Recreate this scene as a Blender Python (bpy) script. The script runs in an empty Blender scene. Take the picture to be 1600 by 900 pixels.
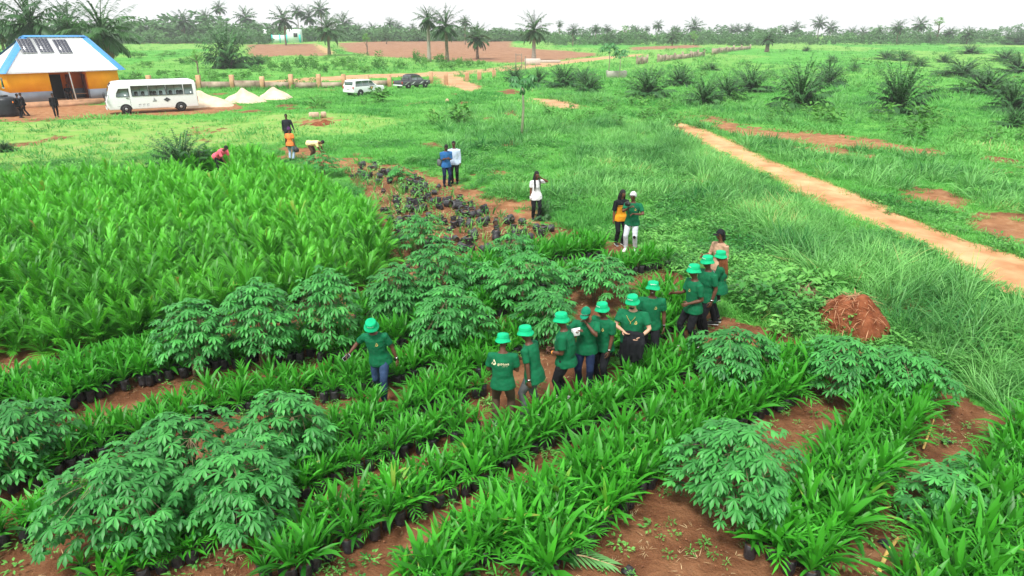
import bpy, math, random
import numpy as np
from mathutils import Vector, Matrix, noise as mnoise
from mathutils.bvhtree import BVHTree
R = math.radians
rng = np.random.default_rng(7)
random.seed(7)
sc = bpy.context.scene
col = sc.collection
# ------------------------------------------------------------------ camera geometry
F, CX, CY, PITCH, CAMZ = 1067.0, 800.0, 450.0, R(20.55), 6.6
def terrain(x, y):
    t = np.clip((np.asarray(y, float) - 110.0) / 340.0, 0, 1)
    q = np.clip((np.asarray(y, float) - 9.5) / 6.5, 0, 1)
    return .5 * q * q * (3 - 2 * q) + 3.5 * (t * t * (3 - 2 * t) * 0.35 + 0.65 * t)
def ray(px, py):
    u, v = (px - CX) / F, (CY - py) / F
    return np.array([u, math.cos(PITCH) + v * math.sin(PITCH), -math.sin(PITCH) + v * math.cos(PITCH)])
def G(px, py):
    """ground point seen at a picture position of the 1600x900 photograph"""
    d = ray(px, py)
    lo, hi = 0.5, 1400.0
    for _ in range(60):
        t = (lo + hi) / 2
        p = d * t
        if CAMZ + p[2] > terrain(p[0], p[1]): lo = t
        else: hi = t
    p = d * lo
    return np.array([p[0], p[1], float(terrain(p[0], p[1]))])
def GL(pts): return np.array([G(*p) for p in pts])
def depth(P): return P[1] * math.cos(PITCH) + (CAMZ - P[2]) * math.sin(PITCH)
def ppm(P): return F / depth(P)
def proj(P):
    P = np.atleast_2d(P)
    z = P[:, 1] * math.cos(PITCH) + (CAMZ - P[:, 2]) * math.sin(PITCH)
    up = P[:, 1] * math.sin(PITCH) - (CAMZ - P[:, 2]) * math.cos(PITCH)
    return np.stack([CX + F * P[:, 0] / z, CY - F * up / z], 1)
# ------------------------------------------------------------------ noise
def _h(i, j, s):
    a = np.sin(i * 127.1 + j * 311.7 + s * 74.7) * 43758.5453
    return a - np.floor(a)
def vnoise(x, y, s=0):
    xi, yi = np.floor(x), np.floor(y)
    fx, fy = x - xi, y - yi
    fx, fy = fx * fx * (3 - 2 * fx), fy * fy * (3 - 2 * fy)
    return (_h(xi, yi, s) * (1 - fx) + _h(xi + 1, yi, s) * fx) * (1 - fy) + (_h(xi, yi + 1, s) * (1 - fx) + _h(xi + 1, yi + 1, s) * fx) * fy
def fbm(x, y, s=0, o=4):
    a, t, w = 0, 0, 1.0
    for k in range(o):
        a = a + w * vnoise(x * 2 ** k, y * 2 ** k, s + k); t += w; w *= .5
    return a / t
def inpoly(x, y, poly):
    c = np.zeros(x.shape, bool)
    n = len(poly)
    for i in range(n):
        x0, y0 = poly[i][:2]; x1, y1 = poly[(i + 1) % n][:2]
        if y0 == y1: continue
        k = ((y0 > y) != (y1 > y)) & (x < (x1 - x0) * (y - y0) / (y1 - y0) + x0)
        c ^= k
    return c
# ------------------------------------------------------------------ objects
def tag(o, label=None, cat=None, group=None, kind=None):
    if label: o['label'] = label
    if cat: o['category'] = cat
    if group: o['group'] = group
    if kind: o['kind'] = kind
    return o
def empty(name, loc=(0, 0, 0), rz=0, sc_=1.0):
    o = bpy.data.objects.new(name, None); col.objects.link(o)
    o.location = loc; o.rotation_euler = (0, 0, rz); o.scale = (sc_,) * 3
    o.empty_display_size = .1
    return o
class MB:
    def __init__(s): s.V, s.T, s.Fa, s.M, s.n = [], [], [], [], 0
    def add(s, VF, tint=.5, mi=0, M=None):
        V, Fs = VF
        V = np.asarray(V, float).reshape(-1, 3)
        if M is not None:
            M = np.array(M); V = V @ M[:3, :3].T + M[:3, 3]
        s.V.append(V)
        s.T.append(np.broadcast_to(np.asarray(tint, float), (len(V),)))
        for f in (Fs if isinstance(Fs, list) else [Fs]):
            f = np.asarray(f, np.int64)
            if f.ndim == 1: f = f[None]
            if len(f): s.Fa.append(f + s.n); s.M.append(np.full(len(f), mi, np.int32))
        s.n += len(V)
        return s
    def mesh(s, name, mats, smooth=False):
        me = bpy.data.meshes.new(name)
        V = np.concatenate(s.V).astype(np.float32)
        me.vertices.add(len(V)); me.vertices.foreach_set('co', V.ravel())
        L = np.concatenate([f.ravel() for f in s.Fa]).astype(np.int32)
        tot = np.concatenate([np.full(len(f), f.shape[1], np.int32) for f in s.Fa])
        me.loops.add(len(L)); me.loops.foreach_set('vertex_index', L)
        me.polygons.add(len(tot))
        st = np.concatenate([[0], np.cumsum(tot)[:-1]]).astype(np.int32)
        me.polygons.foreach_set('loop_start', st)
        for m in (mats if isinstance(mats, (list, tuple)) else [mats]): me.materials.append(m)
        me.polygons.foreach_set('material_index', np.concatenate(s.M))
        if smooth: me.polygons.foreach_set('use_smooth', np.ones(len(tot), bool))
        a = me.attributes.new('tint', 'FLOAT', 'POINT')
        a.data.foreach_set('value', np.concatenate(s.T).astype(np.float32))
        me.update(calc_edges=True)
        return me
    def build(s, name, mats, parent=None, smooth=False):
        return link(name, s.mesh(name, mats, smooth), parent)
def link(name, me, parent=None):
    o = bpy.data.objects.new(name, me); col.objects.link(o)
    if parent is not None: o.parent = parent
    return o
# ------------------------------------------------------------------ shapes
def box(c, s, rz=0.0, ch=0.0):
    x, y, z = [v / 2 for v in s]
    if ch <= 0:
        V = np.array([(-x,-y,-z),(x,-y,-z),(x,y,-z),(-x,y,-z),(-x,-y,z),(x,-y,z),(x,y,z),(-x,y,z)], float)
        Fc = np.array([(0,3,2,1),(4,5,6,7),(0,1,5,4),(1,2,6,5),(2,3,7,6),(3,0,4,7)])
        Fs = [Fc]
    else:
        ring = [(-x+ch,-y),(x-ch,-y),(x,-y+ch),(x,y-ch),(x-ch,y),(-x+ch,y),(-x,y-ch),(-x,-y+ch)]
        rin = [((abs(a)-ch)*np.sign(a), (abs(b)-ch)*np.sign(b)) for a, b in ring]
        V = np.array([(a,b,-z) for a,b in rin]+[(a,b,-z+ch) for a,b in ring]+[(a,b,z-ch) for a,b in ring]+[(a,b,z) for a,b in rin])
        q = [(k*8+i, k*8+(i+1)%8, (k+1)*8+(i+1)%8, (k+1)*8+i) for k in range(3) for i in range(8)]
        Fs = [np.array(q), np.arange(7,-1,-1), np.arange(24,32)]
    if rz:
        ca, sa = math.cos(rz), math.sin(rz)
        V = V @ np.array([[ca,-sa,0],[sa,ca,0],[0,0,1]]).T
    return V + np.array(c), Fs
def lathe(prof, seg=20, c=(0,0,0), axis='z', noise=0):
    n = len(prof)
    a = np.linspace(0, 2*np.pi, seg, endpoint=False)
    V = []
    for r, z in prof:
        rr = r * (1 + noise * (rng.random(seg) - .5))
        V.append(np.stack([rr*np.cos(a), rr*np.sin(a), np.full(seg, z)], 1))
    V = np.concatenate(V)
    if axis == 'y': V = V[:, [0, 2, 1]] * np.array([1, 1, -1])
    if axis == 'x': V = V[:, [2, 1, 0]]
    q = [(k*seg+i, k*seg+(i+1)%seg, (k+1)*seg+(i+1)%seg, (k+1)*seg+i) for k in range(n-1) for i in range(seg)]
    return V + np.array(c), [np.array(q), np.arange(seg-1,-1,-1), np.arange((n-1)*seg, n*seg)]
def nrm(v):
    v = np.asarray(v, float); l = np.linalg.norm(v)
    return v / l if l > 1e-9 else v
def tube(pts, rad, seg=10, ref=(0, 1, 0), round_=True):
    """closed tube; rad: per point r or (r_along_ref, r_across)"""
    pts = [np.asarray(p, float) for p in pts]
    rad = [(r, r) if np.isscalar(r) else r for r in rad]
    if round_:
        d0, d1 = nrm(pts[0]-pts[1]), nrm(pts[-1]-pts[-2])
        r0, r1 = min(rad[0]), min(rad[-1])
        pts = [pts[0]+d0*r0*.8, pts[0]+d0*r0*.5] + pts + [pts[-1]+d1*r1*.5, pts[-1]+d1*r1*.8]
        k0 = lambda r, k: (r[0]*k, r[1]*k)
        rad = [k0(rad[0],.4), k0(rad[0],.82)] + list(rad) + [k0(rad[-1],.82), k0(rad[-1],.4)]
    n = len(pts)
    a = np.linspace(0, 2*np.pi, seg, endpoint=False)
    V = []
    ref = np.asarray(ref, float)
    for i in range(n):
        d = nrm(pts[min(i+1,n-1)] - pts[max(i-1,0)])
        e1 = ref - d*np.dot(ref, d)
        if np.linalg.norm(e1) < .1: e1 = np.array([.3,.2,1.]) - d*np.dot([.3,.2,1.], d)
        e1 = nrm(e1); e2 = np.cross(d, e1)
        V.append(pts[i] + np.outer(np.cos(a), e1)*rad[i][0] + np.outer(np.sin(a), e2)*rad[i][1])
    V = np.concatenate(V)
    q = [(k*seg+i, k*seg+(i+1)%seg, (k+1)*seg+(i+1)%seg, (k+1)*seg+i) for k in range(n-1) for i in range(seg)]
    return V, [np.array(q), np.arange(seg-1,-1,-1), np.arange((n-1)*seg, n*seg)]
def ellipsoid(c, r, seg=12, nr=7):
    th = np.linspace(.12, math.pi-.12, nr)
    return_ = lathe([(math.sin(t), -math.cos(t)) for t in th], seg)
    return return_[0]*np.array(r)+np.array(c), return_[1]
def prism(poly, y0, y1, plane='xz'):
    """polygon (a,b) extruded between y0 and y1; plane xz -> y is the extrusion"""
    n = len(poly)
    if plane == 'xz':
        V = [(a, y0, b) for a, b in poly] + [(a, y1, b) for a, b in poly]
    elif plane == 'xy':
        V = [(a, b, y0) for a, b in poly] + [(a, b, y1) for a, b in poly]
    else:
        V = [(y0, a, b) for a, b in poly] + [(y1, a, b) for a, b in poly]
    q = [(i, (i+1)%n, n+(i+1)%n, n+i) for i in range(n)]
    return np.array(V, float), [np.array(q), np.arange(n-1,-1,-1), np.arange(n, 2*n)]
def leaf(az, elev, length, width, curl, nseg=4, fold=.25, prof=None, base=(0,0,0), roll=0.0):
    """V-folded blade: elevation falls from elev by curl (radians) over its length"""
    s = np.linspace(0, 1, nseg+1)
    e = elev - curl*(s**1.3)
    ds = length/nseg
    r = np.concatenate([[0], np.cumsum(np.cos((e[1:]+e[:-1])/2)*ds)])
    z = np.concatenate([[0], np.cumsum(np.sin((e[1:]+e[:-1])/2)*ds)])
    w = np.interp(s, *zip(*(prof or [(0,.12),(.3,.8),(.55,1),(.8,.7),(1,.04)]))) * width/2
    ca, sa = math.cos(az), math.sin(az)
    mid = np.stack([r*ca, r*sa, z], 1)
    side = np.array([-sa, ca, 0.0])
    nn = np.stack([-np.sin(e)*ca, -np.sin(e)*sa, np.cos(e)], 1)
    sd = side*math.cos(roll) + nn*math.sin(roll)
    up = nn*math.cos(roll) - side*math.sin(roll)
    L = mid + sd*w[:,None] + up*(w*fold)[:,None]
    Rr = mid - sd*w[:,None] + up*(w*fold)[:,None]
    if fold == 0:
        V = np.concatenate([L, Rr]); n = nseg+1
        q = [(i, i+1, n+i+1, n+i) for i in range(nseg)]
    else:
        V = np.concatenate([L, mid, Rr]); n = nseg+1
        q = [(k*n+i, k*n+i+1, (k+1)*n+i+1, (k+1)*n+i) for k in (0,1) for i in range(nseg)]
    return V+np.array(base), np.array(q)
def flat(mb):
    """one template (V, quads, tint) out of an MB"""
    return np.concatenate(mb.V), mb.Fa, np.concatenate(mb.T)
def scatter(mb, tmpl, pos, rz, s, tint=None, sz=None, tilt=None):
    V, Fs, T = tmpl
    pos = np.asarray(pos, float); n = len(pos)
    if n == 0: return
    s = np.broadcast_to(np.asarray(s, float), (n,)); sz = s if sz is None else np.broadcast_to(sz, (n,))
    ca, sa = np.cos(rz)[:,None], np.sin(rz)[:,None]
    X = (V[None,:,0]*ca - V[None,:,1]*sa)*s[:,None]
    Y = (V[None,:,0]*sa + V[None,:,1]*ca)*s[:,None]
    Z = np.repeat(V[None,:,2], n, 0)*sz[:,None]
    if tilt is not None:
        X = X + Z*tilt[:,0:1]; Y = Y + Z*tilt[:,1:2]
    P = np.stack([X, Y, Z], 2) + pos[:,None,:]
    T2 = np.repeat(T[None], n, 0)
    if tint is not None: T2 = np.clip(T2*.6 + np.asarray(tint)[:,None]*.4, 0, 1)
    m = len(V)
    mb.V.append(P.reshape(-1,3)); mb.T.append(T2.ravel())
    off = (np.arange(n)*m)[:,None,None] + mb.n
    by = {}
    for f in Fs: by.setdefault(f.shape[1], []).append(f)
    for k, fl in by.items():
        f = np.concatenate(fl)
        mb.Fa.append((f[None]+off).reshape(-1, k)); mb.M.append(np.zeros(n*len(f), np.int32))
    mb.n += n*m
# ------------------------------------------------------------------ materials
def _nodes(name):
    m = bpy.data.materials.new(name); m.use_nodes = True
    nt = m.node_tree; nt.nodes.clear()
    return m, nt, nt.nodes.new, nt.links.new
def mat(name, c, rough=.6, spec=.3, var=.15, scale=6.0, bump=0.0, bscale=40.0, metal=0.0, c2=None, coat=0.0):
    m, nt, N, L = _nodes(name)
    o = N('ShaderNodeOutputMaterial'); b = N('ShaderNodeBsdfPrincipled')
    L(b.outputs[0], o.inputs[0])
    tc = N('ShaderNodeTexCoord')
    nz = N('ShaderNodeTexNoise'); nz.inputs['Scale'].default_value = scale; nz.inputs['Detail'].default_value = 5
    L(tc.outputs['Object'], nz.inputs['Vector'])
    mx = N('ShaderNodeMix'); mx.data_type = 'RGBA'
    a = [max(0, v*(1-var)) for v in c]; d = [min(1, v*(1+var)) for v in (c2 or c)]
    mx.inputs[6].default_value = (*a, 1); mx.inputs[7].default_value = (*d, 1)
    rp = N('ShaderNodeMapRange'); rp.inputs[1].default_value = .3; rp.inputs[2].default_value = .7
    L(nz.outputs[0], rp.inputs[0]); L(rp.outputs[0], mx.inputs[0])
    L(mx.outputs[2], b.inputs['Base Color'])
    b.inputs['Roughness'].default_value = rough; b.inputs['Metallic'].default_value = metal
    b.inputs['Specular IOR Level'].default_value = spec; b.inputs['Coat Weight'].default_value = coat
    if bump:
        n2 = N('ShaderNodeTexNoise'); n2.inputs['Scale'].default_value = bscale; n2.inputs['Detail'].default_value = 4
        L(tc.outputs['Object'], n2.inputs['Vector'])
        bp = N('ShaderNodeBump'); bp.inputs['Strength'].default_value = bump; bp.inputs['Distance'].default_value = .02
        L(n2.outputs[0], bp.inputs['Height']); L(bp.outputs[0], b.inputs['Normal'])
    return m
def leafmat(name, dark, light, rough=.42, spec=.35, trans=.3, objvar=.25, dead=None, patch=0.0):
    """leaf colour runs from dark to light with the leaf's own tint and the plant's own chance"""
    m, nt, N, L = _nodes(name)
    o = N('ShaderNodeOutputMaterial'); b = N('ShaderNodeBsdfPrincipled'); t = N('ShaderNodeBsdfTranslucent'); ms = N('ShaderNodeMixShader')
    at = N('ShaderNodeAttribute'); at.attribute_name = 'tint'
    oi = N('ShaderNodeObjectInfo')
    ma = N('ShaderNodeMath'); ma.operation = 'MULTIPLY_ADD'
    L(oi.outputs['Random'], ma.inputs[0]); ma.inputs[1].default_value = objvar; ma.inputs[2].default_value = -objvar/2
    ad = N('ShaderNodeMath'); ad.operation = 'ADD'; ad.use_clamp = True
    L(ma.outputs[0], ad.inputs[0]); L(at.outputs['Fac'], ad.inputs[1])
    last = ad.outputs[0]
    if patch:
        g = N('ShaderNodeNewGeometry'); nz = N('ShaderNodeTexNoise'); nz.inputs['Scale'].default_value = patch; nz.inputs['Detail'].default_value = 3
        L(g.outputs['Position'], nz.inputs['Vector'])
        m2 = N('ShaderNodeMath'); m2.operation = 'MULTIPLY_ADD'; L(nz.outputs[0], m2.inputs[0]); m2.inputs[1].default_value = 1.6; m2.inputs[2].default_value = -.8
        a2 = N('ShaderNodeMath'); a2.operation = 'ADD'; a2.use_clamp = True; L(m2.outputs[0], a2.inputs[0]); L(last, a2.inputs[1]); last = a2.outputs[0]
    cr = N('ShaderNodeValToRGB'); e = cr.color_ramp.elements
    e[0].position = .02; e[0].color = (*dark, 1); e[1].position = .93; e[1].color = (*light, 1)
    if dead:
        e[1].position = .9
        x = e.new(.985); x.color = (*dead, 1)
    L(last, cr.inputs[0]); L(cr.outputs[0], b.inputs['Base Color'])
    hs = N('ShaderNodeHueSaturation'); hs.inputs['Hue'].default_value = .49; hs.inputs['Value'].default_value = 1.3; L(cr.outputs[0], hs.inputs['Color'])
    L(hs.outputs[0], t.inputs[0])
    b.inputs['Roughness'].default_value = rough; b.inputs['Specular IOR Level'].default_value = spec
    ms.inputs[0].default_value = trans
    L(b.outputs[0], ms.inputs[1]); L(t.outputs[0], ms.inputs[2]); L(ms.outputs[0], o.inputs[0])
    return m
M = {}
M['seed_leaf'] = leafmat('palm_leaf_bright', (.008,.09,.007), (.08,.48,.03), trans=.3, objvar=.5, dead=(.30,.36,.06))
M['tall_leaf'] = leafmat('palm_leaf_field', (.012,.12,.008), (.13,.56,.038), trans=.32, dead=(.40,.27,.07), objvar=.45)
M['cas_leaf'] = leafmat('cassava_leaf', (.011,.105,.021), (.09,.43,.085), trans=.22, rough=.45, objvar=.2)
M['cas_stem'] = mat('cassava_stem', (.20,.13,.07), c2=(.26,.2,.12), var=.3, scale=20)
M['grass_tall'] = leafmat('tall_grass_blade', (.016,.16,.03), (.25,.61,.16), trans=.3, rough=.5, patch=.45, dead=(.4,.38,.14))
M['grass_low'] = leafmat('low_grass_blade', (.018,.18,.022), (.17,.54,.10), trans=.3, rough=.55, patch=.22, dead=(.42,.40,.14))
M['pasture'] = leafmat('pasture_grass_blade', (.045,.25,.04), (.21,.55,.12), trans=.3, rough=.6, patch=.12, dead=(.5,.45,.2))
M['weed'] = leafmat('weed_leaf', (.026,.19,.028), (.23,.59,.12), trans=.28, patch=.6)
M['oil_leaf'] = leafmat('oil_palm_frond', (.022,.085,.022), (.09,.22,.065), trans=.2, rough=.5, dead=(.25,.19,.09))
M['young_leaf'] = leafmat('young_palm_frond', (.018,.085,.024), (.085,.26,.06), trans=.22, rough=.5)
M['tree_leaf'] = leafmat('tree_foliage', (.03,.11,.03), (.13,.30,.09), trans=.2, rough=.55, objvar=.5)
M['tree_leaf_bright'] = leafmat('bright_tree_foliage', (.07,.26,.03), (.22,.48,.08), trans=.3, rough=.55)
M['bush_leaf'] = leafmat('bush_foliage', (.03,.15,.02), (.14,.38,.06), trans=.25, rough=.55, objvar=.5)
M['papaya_leaf'] = leafmat('papaya_leaf', (.03,.14,.04), (.1,.32,.1), trans=.25)
M['papaya_trunk'] = mat('papaya_trunk', (.42,.40,.28), var=.2, scale=9)
M['trunk'] = mat('palm_trunk', (.15,.11,.08), c2=(.22,.17,.12), var=.35, scale=5, bump=.6, bscale=9)
M['trunk_pale'] = mat('pale_palm_trunk', (.34,.30,.25), var=.25, scale=5, bump=.4, bscale=9)
M['bag'] = mat('black_bag_plastic', (.018,.018,.021), c2=(.04,.04,.046), rough=.38, spec=.5, var=.3, scale=14, bump=.8, bscale=30)
M['bagsoil'] = mat('bag_soil', (.10,.055,.035), var=.4, scale=30)
M['straw'] = mat('dry_straw', (.42,.27,.13), c2=(.62,.47,.26), var=.2, scale=6, rough=.7)
M['frond_fall'] = leafmat('fallen_frond_leaf', (.06,.25,.05), (.18,.42,.14), trans=.2)
# ------------------------------------------------------------------ ground: soil/grass cover and the terrain sheet
NURSERY = GL([(-500,1050),(-500,560),(0,520),(280,500),(560,440),(585,330),(540,268),(560,252),(640,262),(700,286),(760,312),(850,348),(905,362),(1010,385),(1070,432),(1110,490),(1235,520),(1262,548),(1330,540),(1490,605),(1570,650),(1640,640),(2100,700),(2300,1050)])[:, :2]
FIELD = GL([(-420,640),(0,578),(150,550),(270,532),(330,506),(500,476),(590,450),(612,388),(560,330),(490,296),(446,280),(420,262),(380,250),(330,256),(250,284),(120,288),(0,290),(-420,300)])[:, :2]
SOIL = [GL(p)[:, :2] for p in [
    [(420,236),(455,226),(500,236),(560,248),(700,280),(790,305),(870,338),(840,352),(770,318),(690,290),(600,262),(520,262),(440,246)],
    [(-300,186),(-300,164),(30,166),(160,162),(330,158),(390,166),(330,178),(180,181),(40,190)],
    [(1064,174),(1110,180),(1170,198),(1290,210),(1400,222),(1480,240),(1470,247),(1380,234),(1260,224),(1120,206)],
    [(672,112),(700,113),(750,138),(735,142),(700,134)],
    [(835,154),(905,164),(900,170),(860,167)],
    [(1396,299),(1440,287),(1496,299),(1515,322),(1468,328),(1418,315)],
    [(1490,342),(1560,330),(1650,348),(1670,392),(1580,376),(1520,358)], [(1160,262),(1205,258),(1235,268),(1220,280)], [(1215,225),(1300,228),(1350,240),(1290,243)],
    [(1060,256),(1085,262),(1092,274),(1070,272)],
    [(1190,530),(1205,512),(1240,520),(1246,548),(1205,552)],
    [(1200,448),(1235,440),(1290,450),(1300,470),(1240,474)],
    [(1285,500),(1300,468),(1350,470),(1385,500),(1350,520)],
    [(300,200),(335,198),(340,210),(310,214)], [(470,184),(520,182),(525,196),(480,196)],
    [(1335,238),(1372,243),(1378,250),(1345,246)], [(1290,232),(1315,232),(1310,241),(1285,240)],
    [(750,262),(800,268),(810,276),(770,276)], [(1290,205),(1330,212),(1325,218),(1290,214)],
    [(890,190),(905,192),(900,200),(885,198)], [(1000,205),(1020,206),(1018,214),(1000,213)], [(1100,400),(1160,432),(1150,440),(1095,425)],
    [(1520,262),(1580,268),(1575,276),(1530,272)],[(1420,228),(1470,232),(1465,240),(1425,237)],
]]
LAWN = GL([(-300,262),(-300,184),(40,190),(330,184),(440,178),(560,176),(640,190),(560,210),(470,214),(420,230),(380,240),(330,246),(250,262),(120,268),(0,270)])[:, :2]
TRACK = [GL(p)[:, :2] for p in [   # pale sandy tracks far off
    [(380,128),(480,120),(600,115),(700,112),(800,102),(900,93),(1000,84),(1002,87),(900,98),(800,109),(700,118),(600,121),(480,128),(380,136)],
    [(668,111),(702,112),(755,138),(738,143),(700,135)],
    [(832,153),(872,155),(908,164),(902,171),(860,168)],
    [(490,66),(497,70),(510,74),(524,84),(514,86),(500,76)],
]]
PLOUGH = [GL(p)[:, :2] for p in [
    [(392,92),(385,70),(440,69),(490,68),(512,84),(505,88),(450,87)],
    [(526,67),(620,64),(800,63),(800,74),(935,83),(935,87),(870,95),(800,99),(770,97),(637,91),(585,89),(540,80)],
    [(200,64),(330,62),(330,68),(200,68)],
    [(985,74),(1090,70),(1095,74),(985,79)],
]]
ROADL = [(1038,196),(1066,212),(1118,240),(1200,277),(1240,302),(1340,345),(1425,380),(1525,432),(1575,455),(1760,540)]
ROADU = [(1066,192),(1096,200),(1150,222),(1200,248),(1325,297),(1425,342),(1525,380),(1600,402),(1660,425),(1850,480)]
RL, RU = GL(ROADL), GL(ROADU)
ROADW = np.concatenate([RL+np.array([-.75,-.9,0]), (RU+np.array([.3,.4,0]))[::-1]])[:, :2]
ROAD = np.concatenate([RL, RU[::-1]])[:, :2]
def soft(x, y, polys, amp=.5, fr=.9):
    """share of bare ground: polygons with ragged edges"""
    r = np.zeros(x.shape)
    for k in range(3):
        jx = (fbm(x*fr, y*fr, 11+k, 3)-.5)*2*amp*(1+k*.7)*np.clip(y/22,.6,5); jy = (fbm(x*fr, y*fr, 31+k, 3)-.5)*2*amp*(1+k*.7)*np.clip(y/22,.6,8)
        m = np.zeros(x.shape, bool)
        for p in polys: m |= inpoly(x+jx, y+jy, p)
        r += m/3.0
    return r
def cover(x, y):
    """0 = grass, 1 = bare soil"""
    bare = np.maximum(soft(x, y, [NURSERY], .25), soft(x, y, SOIL, .95, 1.2))
    patch = fbm(x*.32+3, y*.2+9, 5, 4)
    bare = np.maximum(bare, np.clip((patch-.70)*9, 0, .8)*(y > 14)*(y < 110))
    return bare
rr = np.concatenate([[.6, 1.5, 2.5], np.geomspace(3.2, 640, 520)])
aa = np.concatenate([np.radians(np.arange(-180, -52, 8)), np.radians(np.linspace(-52, 52, 560)), np.radians(np.arange(60, 180, 8))])
RRm, AA = np.meshgrid(rr, aa, indexing='ij')
gx, gy = RRm*np.sin(AA), RRm*np.cos(AA)
bare = cover(gx, gy)
dry = np.clip(soft(gx, gy, [LAWN], .8, .4)*.85 + .55*np.clip((gy-70)/120, 0, 1)*(fbm(gx*.03, gy*.02, 61, 3) > .42), 0, 1)
pl = soft(gx, gy, PLOUGH, .3, .3); tr = np.maximum(soft(gx, gy, TRACK, .2, .3), 0)
gz = terrain(gx, gy) + ((fbm(gx*1.7, gy*1.7, 3, 4)-.5)*.07 + (fbm(gx*7, gy*7, 8, 2)-.5)*.02)*np.clip(bare+.4,0,1)*(gy < 90) - .02
gz += (fbm(gx*.06, gy*.06, 12, 3)-.5)*.5*np.clip((gy-60)/60, 0, 1)
gV = np.stack([gx, gy, gz], 2).reshape(-1, 3)
nr_, na_ = gx.shape
ii, jj = np.meshgrid(np.arange(nr_-1), np.arange(na_), indexing='ij')
j2 = (jj+1) % na_
gF = np.stack([ii*na_+jj, ii*na_+j2, (ii+1)*na_+j2, (ii+1)*na_+jj], 2).reshape(-1, 4)
m, nt, N, L = _nodes('ground_soil_and_turf')
o = N('ShaderNodeOutputMaterial'); b = N('ShaderNodeBsdfPrincipled'); L(b.outputs[0], o.inputs[0])
b.inputs['Roughness'].default_value = .9; b.inputs['Specular IOR Level'].default_value = .1
geo = N('ShaderNodeNewGeometry')
def nz_(scale, detail=6, rough=.6):
    n = N('ShaderNodeTexNoise'); n.inputs['Scale'].default_value = scale; n.inputs['Detail'].default_value = detail; n.inputs['Roughness'].default_value = rough
    L(geo.outputs['Position'], n.inputs['Vector']); return n
def ramp_(src, stops):
    r = N('ShaderNodeValToRGB'); e = r.color_ramp.elements
    e[0].position, e[0].color = stops[0][0], (*stops[0][1], 1); e[1].position, e[1].color = stops[-1][0], (*stops[-1][1], 1)
    for p, c in stops[1:-1]: e.new(p).color = (*c, 1)
    L(src, r.inputs[0]); return r
def mix_(f, a, b_):
    x = N('ShaderNodeMix'); x.data_type = 'RGBA'
    L(f, x.inputs[0]); L(a, x.inputs[6]); L(b_, x.inputs[7]); return x.outputs[2]
def attr_(n):
    a = N('ShaderNodeAttribute'); a.attribute_name = n; return a.outputs['Fac']
soilc = ramp_(nz_(1.3, 8, .65).outputs[0], [(.25,(.10,.040,.020)),(.45,(.19,.080,.038)),(.6,(.29,.135,.066)),(.78,(.42,.225,.12))])
straw = ramp_(nz_(26, 5, .7).outputs[0], [(.60,(0,0,0)),(.70,(.5,.5,.5))])
strawc = N('ShaderNodeRGB'); strawc.outputs[0].default_value = (.44,.27,.13,1)
soil2 = mix_(straw.outputs[0], soilc.outputs[0], strawc.outputs[0])
turf = ramp_(nz_(.22, 9, .68).outputs[0], [(.30,(.05,.23,.03)),(.5,(.11,.41,.06)),(.66,(.19,.49,.09)),(.8,(.30,.46,.11))])
fine = ramp_(nz_(3.5, 8, .7).outputs[0], [(.3,(.45,.5,.45)),(.7,(1.0,1.0,1.0))])
tm = N('ShaderNodeMix'); tm.data_type = 'RGBA'; tm.blend_type = 'MULTIPLY'; tm.inputs[0].default_value = .7
L(turf.outputs[0], tm.inputs[6]); L(fine.outputs[0], tm.inputs[7])
edge = N('ShaderNodeMath'); edge.operation = 'MULTIPLY_ADD'; L(nz_(2.2, 6, .7).outputs[0], edge.inputs[0]); edge.inputs[1].default_value = 1.5; edge.inputs[2].default_value = -.75
ea = N('ShaderNodeMath'); ea.operation = 'ADD'; L(edge.outputs[0], ea.inputs[0]); L(attr_('bare'), ea.inputs[1])
em = N('ShaderNodeMapRange'); em.inputs[1].default_value = .35; em.inputs[2].default_value = .6; L(ea.outputs[0], em.inputs[0])
dryc = ramp_(nz_(.9, 8, .7).outputs[0], [(.3,(.14,.33,.055)),(.5,(.25,.43,.095)),(.63,(.34,.41,.14)),(.74,(.44,.28,.14))])
tm2 = mix_(attr_('dry'), tm.outputs[2], dryc.outputs[0])
dust = ramp_(nz_(2.0, 8, .7).outputs[0], [(.3,(.25,.105,.045)),(.5,(.38,.185,.085)),(.7,(.52,.31,.17))])
soil3 = mix_(attr_('dust'), soil2, dust.outputs[0])
c1 = mix_(em.outputs[0], tm2, soil3)
pc = ramp_(nz_(.55, 10, .8).outputs[0], [(.33,(.17,.085,.045)),(.47,(.28,.145,.08)),(.56,(.34,.19,.11)),(.68,(.42,.28,.18))])
c2 = mix_(attr_('plough'), c1, pc.outputs[0])
tcx = ramp_(nz_(.5, 6).outputs[0], [(.3,(.46,.24,.12)),(.7,(.60,.38,.22))])
c3 = mix_(attr_('track'), c2, tcx.outputs[0])
L(c3, b.inputs['Base Color'])
bp = N('ShaderNodeBump'); bp.inputs['Strength'].default_value = 1.0; bp.inputs['Distance'].default_value = .09
L(nz_(9, 8, .7).outputs[0], bp.inputs['Height']); L(bp.outputs[0], b.inputs['Normal'])
M['ground'] = m
mb = MB().add((gV, gF))
me = mb.mesh('ground', m, True)
for nm, arr in (('bare', bare), ('dust', np.clip(soft(gx, gy, SOIL, 1.0)*.85, 0, 1)), ('dry', dry), ('plough', pl), ('track', tr)):
    a = me.attributes.new(nm, 'FLOAT', 'POINT'); a.data.foreach_set('value', arr.ravel().astype(np.float32))
tag(link('ground', me), kind='structure')
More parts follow.
